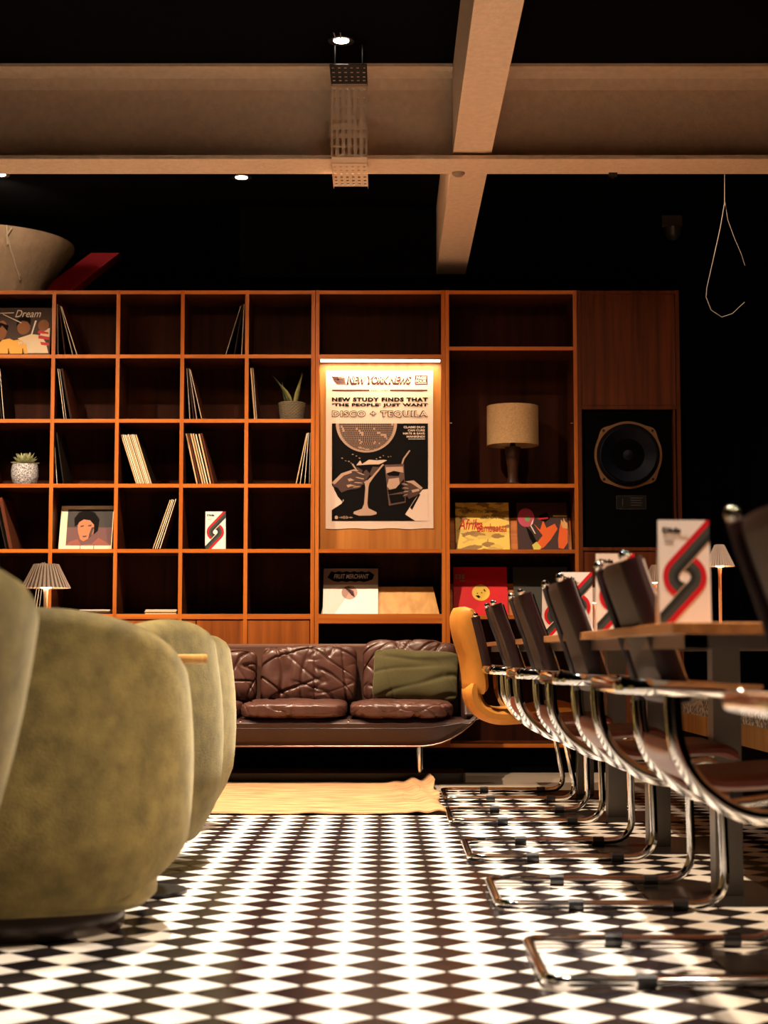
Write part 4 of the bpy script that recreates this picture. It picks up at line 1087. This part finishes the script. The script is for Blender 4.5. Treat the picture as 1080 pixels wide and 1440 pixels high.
def cantilever(label, loc, tan=False, rotz=0):
    u = thing('cantilever_chair', label, 'chair', loc, (0,0,rotz), 'cantilever armchairs along the long table')
    W = .255
    lx = .285
    # one bent tube: seat rail, upright, sled, and back up
    top = .405
    fx = lx+(.0 if not tan else -.0)
    ux = lx-(.07 if tan else 0)
    pts = [(.06,-W+.02,top-.03),(ux-.01,-W+.01,top),(lx,-W,.0178),(-.325,-W,.0178),(-.325,W,.0178),(lx,W,.0178),(ux-.01,W-.01,top),(.06,W-.02,top-.03)]
    MB().tube(fillet(pts, [.05,.09,.05,.05,.09,.05], 7), .0128, 12).build('sled_frame', CHROME, u, smooth=True)
    for s in (-1, 1):
        for x in (-.12, .16):
            MB().tube([(x-.02, s*W, .0174),(x+.02, s*W, .0174)], .0162, 10).build('glide', BLACKM, u)
    za = .622
    # arm ring wraps round the back
    pr = fillet([(.13,-W,za-.012),(-.165,-W-.004,za),(-.165,W+.004,za),(.13,W,za-.012)], [.075,.075], 8)
    MB().tube(pr, .0095, 10, ry=.0165).build('arm_rail', CHROME, u, smooth=True)
    for s in (-1, 1):
        # side frame from the arm down, curving forward under the seat
        sl = smooth_line([(-.055,za),(-.055,.56),(-.045,.49),(-.01,.425),(.05,.375),(.11,.352),(.16,.35)], 5)
        MB().tube([(x, s*(W-.012), z) for x, z in sl], .011, 10, ry=.019).build('side_frame', CHROME, u, smooth=True)
        if not tan:
            MB().box(.155,.185,s*(W-.012)-.02,s*(W-.012)+.02,.336,.37).build('end_block', BLACKM, u, bevel=.003)
        MB().tube([(-.06, s*(W-.012), za),(-.105, s*(W-.03), za+.005)], .013, 10).build('arm_bracket', CHROME, u, smooth=True)
    if not tan:
        bl = smooth_line([(-.150,.890),(-.135,.84),(-.108,.765),(-.084,.69),(-.066,.63),(-.058,.585)], 3)
        tp = [.90+.10*i/(len(bl)-1) for i in range(len(bl))]
        sweep_panel(bl, .020, .235, .35, m=CHAIRB, taper=tp).build('backrest', CHAIRB, u, smooth=True)
        for s in (-1, 1):
            e_ = [(x+.35*(.235*t)**2-.004, s*(.235*t+.003), z) for (x, z), t in zip(bl, tp)]
            MB().tube(e_, .011, 12, ry=.026).build('back_post', mat('post_wine', (.018,.004,.005), .3, coat=.3), u, smooth=True)
            MB().tube([(x+.028, y, z) for x, y, z in e_], .0035, 6).build('chrome_edge', CHROME, u, smooth=True)
            x, y, z = e_[0]
            MB().lathe([(0,-.012),(.009,-.011),(.0125,-.004),(.0125,.003),(.009,.009),(0,.011)], 16).build('post_cap', CHROME, u, (x-.012, y, z+.009), smooth=True)
        st = smooth_line([(-.045,.505),(-.025,.455),(.03,.420),(.12,.418),(.22,.425),(.30,.425),(.335,.405)], 3)
        sweep_panel(st, .034, .219, .0, m=CHAIRL).build('seat', CHAIRL, u, smooth=True)
    else:
        bl = smooth_line([(-.235,.895),(-.255,.86),(-.245,.78),(-.215,.68),(-.20,.58),(-.195,.50)], 4)
        sweep_panel(bl, .085, .24, .75, m=TAN).build('backrest', TAN, u, smooth=True)
        st = smooth_line([(-.20,.55),(-.195,.48),(-.16,.425),(-.09,.395),(.03,.40),(.15,.42),(.24,.425),(.27,.41)], 4)
        sweep_panel(st, .075, .245, .15, m=TAN).build('seat', TAN, u, smooth=True)
        for s in (-1, 1):
            e_ = [(x+.07+.75*.24**2, s*.262, z) for x, z in smooth_line([(-.30,.862),(-.275,.76),(-.255,.67),(-.245,.615)], 3)]
            MB().tube(e_, .010, 10, ry=.022).build('back_post', MATS['post_wine'], u, smooth=True)
            x, y, z = e_[0]
            MB().lathe([(0,-.012),(.009,-.011),(.0125,-.004),(.0125,.003),(.009,.009),(0,.011)], 16).build('post_cap', CHROME, u, (x, y, z+.008), smooth=True)
    return u
c1 = cantilever('nearest dark leather cantilever chair, blurred at right edge', (.672, 2.32, 0))
dup(c1, (.660, 3.82, 0), label='second nearest dark cantilever chair, back before largest menu')
dup(c1, (.635, 4.89, 0), label='third nearest dark cantilever chair in the row')
dup(c1, (.612, 5.95, 0), label='fourth nearest dark cantilever chair, between sofa end and menus')
dup(c1, (.598, 7.18, 0), label='farthest dark cantilever chair, directly before the tan one')
cantilever('tan leather cantilever chair at the far end beside the sofa', (.615, 8.24, 0), True)

# ------------------------------------------------------------------ ceiling fittings
# cable tray
u = thing('cable_tray', 'perforated steel cable tray bent down around the cross beam', 'cable tray')
tx0, tx1 = AX(466, 190, 7.72), AX(516.5, 190, 7.72)
TRAY = mat('tray_paint', (.80,.62,.46), .6); TRAYD = mat('tray_black', (.02,.02,.022), .5)
def tray(path, rows, m, name):
    """plate built as strips between slots: path of (y,z) from start to end; slots punched through"""
    # resample
    P = [Vector((0, *p)) for p in path]; L = [(P[i+1]-P[i]).length for i in range(len(P)-1)]; tot = sum(L)
    def pos(s):
        for i, l in enumerate(L):
            if s <= l+1e-9: return P[i]+(P[i+1]-P[i])*(s/l)
            s -= l
        return P[-1]
    mb = MB(); w_ = tx1-tx0; nc = 6
    cuts = [0]
    for s0, s1 in rows: cuts += [s0, s1]
    cuts.append(tot); cuts = sorted(set(cuts))
    xs_ = [tx0]
    for c in range(nc):
        cxx = tx0+w_*(c+.5)/nc+.0; xs_ += [cxx-.006*1, cxx+.006*1]
    xs_.append(tx1)
    for i in range(len(cuts)-1):
        s0, s1 = cuts[i], cuts[i+1]; isrow = any(abs(s0-r0) < 1e-6 and abs(s1-r1) < 1e-6 for r0, r1 in rows)
        sub = [s0]; acc = 0
        for l in L:
            acc += l
            if s0+1e-6 < acc < s1-1e-6: sub.append(acc)
        sub.append(s1)
        for a_, b_ in zip(sub, sub[1:]):
            A, B = pos(a_), pos(b_); t = (B-A).normalized(); nn = Vector((0, -t.z, t.y))*.0015
            spans = [(xs_[2*k], xs_[2*k+1]) for k in range(nc+1)] if isrow else [(tx0, tx1)]
            for x0, x1 in spans:
                vs_ = [Vector((x, 0, 0))+p+s*nn for s in (-1, 1) for x, p in ((x0,A),(x1,A),(x1,B),(x0,B))]
                mb.add(vs_, [(0,1,2,3),(7,6,5,4),(0,4,5,1),(1,5,6,2),(2,6,7,3),(3,7,4,0)])
    o = mb.build(name, m, u); o.parent = u
    for sx_ in (tx0, tx1):
        e_ = MB()
        for i in range(len(P)-1):
            A, B = P[i], P[i+1]; t = (B-A).normalized(); nn = Vector((0, -t.z, t.y))
            vs_ = [Vector((x, 0, 0))+p+q_ for x in (sx_-.001, sx_+.001) for p, q_ in ((A, nn*0),(B, nn*0),(B, nn*-.012),(A, nn*-.012))]
            e_.add(vs_, [(0,1,2,3),(7,6,5,4),(0,4,5,1),(1,5,6,2),(2,6,7,3),(3,7,4,0)])
        e_.build('tray_edge', m, u)
    return o
yv = 7.72
tray([(7.46,3.335),(yv,3.335)], [(s-.012, s+.012) for s in (.05,.11,.17,.22)], TRAYD, 'tray_section')
for x in (tx0+.02, tx1-.02): MB().tube([(x,7.55,3.336),(x,7.55,3.458)], .004, 8).build('hanger_rod', BLACKM, u)
tray([(yv,3.32),(yv,2.985),(yv+.02,2.965)], [(s-(.009 if i in (0,3,4) else .017)/1, s+(.009 if i in (0,3,4) else .017)/1) for i, s in enumerate([.022,.070,.118,.166,.214,.262,.306])], TRAY, 'tray_section')
tray([(yv+.02,2.962),(8.13,2.962)], [(s-.012, s+.012) for s in (.05,.11,.17,.23,.29,.35)], TRAY, 'tray_section')
mb = MB(); x_ = tx0+.02
for k in range(2):
    mb.tube([(x_+.02*k+.012*math.sin(t*.9+k), 7.35+.03*math.sin(t), 3.44-.035*t*.5) for t in [i*.25 for i in range(5)]], .003, 6)
mb.build('hanging_cable', mat('cable_grey', (.12,.12,.13), .4), u)
# downlights
def downlight(x, y, label, z=3.46, lit=14):
    u = thing('downlight', label, 'ceiling light', (x, y, z))
    MB().lathe([(.036,-.002),(.058,-.006),(.060,0),(.036,0)], 32).build('trim_ring', BLACKM, u, smooth=True)
    MB().lathe([(0,-.004),(.035,-.004),(.035,0),(0,0)], 28).build('lens', mat('lens_glow', (1,1,1), .4, emit=(1,.88,.74), es=lit), u)
xx = AX(480, 70, 7.52); downlight(xx, 7.50, 'glowing downlight above the perforated cable tray')
downlight(AX(339.5,257,9.72), 9.72, 'glowing downlight over the shelves left of the tray')
downlight(AX(-1,263,9.66), 9.66, 'glowing downlight at the left photo edge')
# cable loop
u_ = None
zt = 3.458
pts = [(1019,252),(1019,285),(1013,320),(1003,365),(994,405),(993,418),(1000,436),(1015,446),(1030,441),(1047,425)]
Yc = 8.6
path = [(AX(1020,200,Yc), Yc, zt)]+[(at(px,py,Yc)[0], Yc, at(px,py,Yc)[1]) for px, py in pts]
mb = MB().tube(path, .0022, 6)
p2 = [(1019,285),(1023,310),(1032,335),(1042,358),(1047,374)]
mb.tube([(at(px,py,Yc+.02)[0], Yc+.01, at(px,py,Yc+.02)[1]) for px, py in p2], .0014, 6)
o = mb.build('cable_loop', mat('cable_white', (.38,.33,.28), .6), None); tag(o, 'thin pale cable loop hanging from ceiling above the long table', 'cable')
# camera fitting on the dark wall
x, z = at(937, 338, 10.6)
u = thing('security_camera', 'dim small dome camera high on the dark wall at right', 'camera', (x, 10.36, z))
MB().box(-.07,.06,-.02,.03,.02,.10).build('housing', mat('cam_plastic', (.04,.032,.026), .5), u, bevel=.01)
MB().lathe([(0,-.06),(.03,-.05),(.05,-.02),(.055,.02),(0,.02)], 24).build('dome', mat('cam_dome', (.03,.028,.026), .3), u, smooth=True)
# curtain, right of the shelves
mb = MB(); xs_ = [1.85+2.5*i/120 for i in range(121)]
vs_ = []
for x in xs_: vs_ += [(x, 10.42+.035*math.sin(x*34)+.015*math.sin(x*13), .01), (x, 10.42+.035*math.sin(x*34)+.015*math.sin(x*13), 3.45)]
mb.add(vs_, [(2*i,2*i+2,2*i+3,2*i+1) for i in range(120)])
o = mb.build('curtain', mat('navy_curtain', (.002,.003,.009), .95, spec=.05), None, smooth=True); so = o.modifiers.new('thick', 'SOLIDIFY'); so.thickness = .004
tag(o, 'dark navy floor length curtain right of the loudspeaker cabinet', 'curtain')
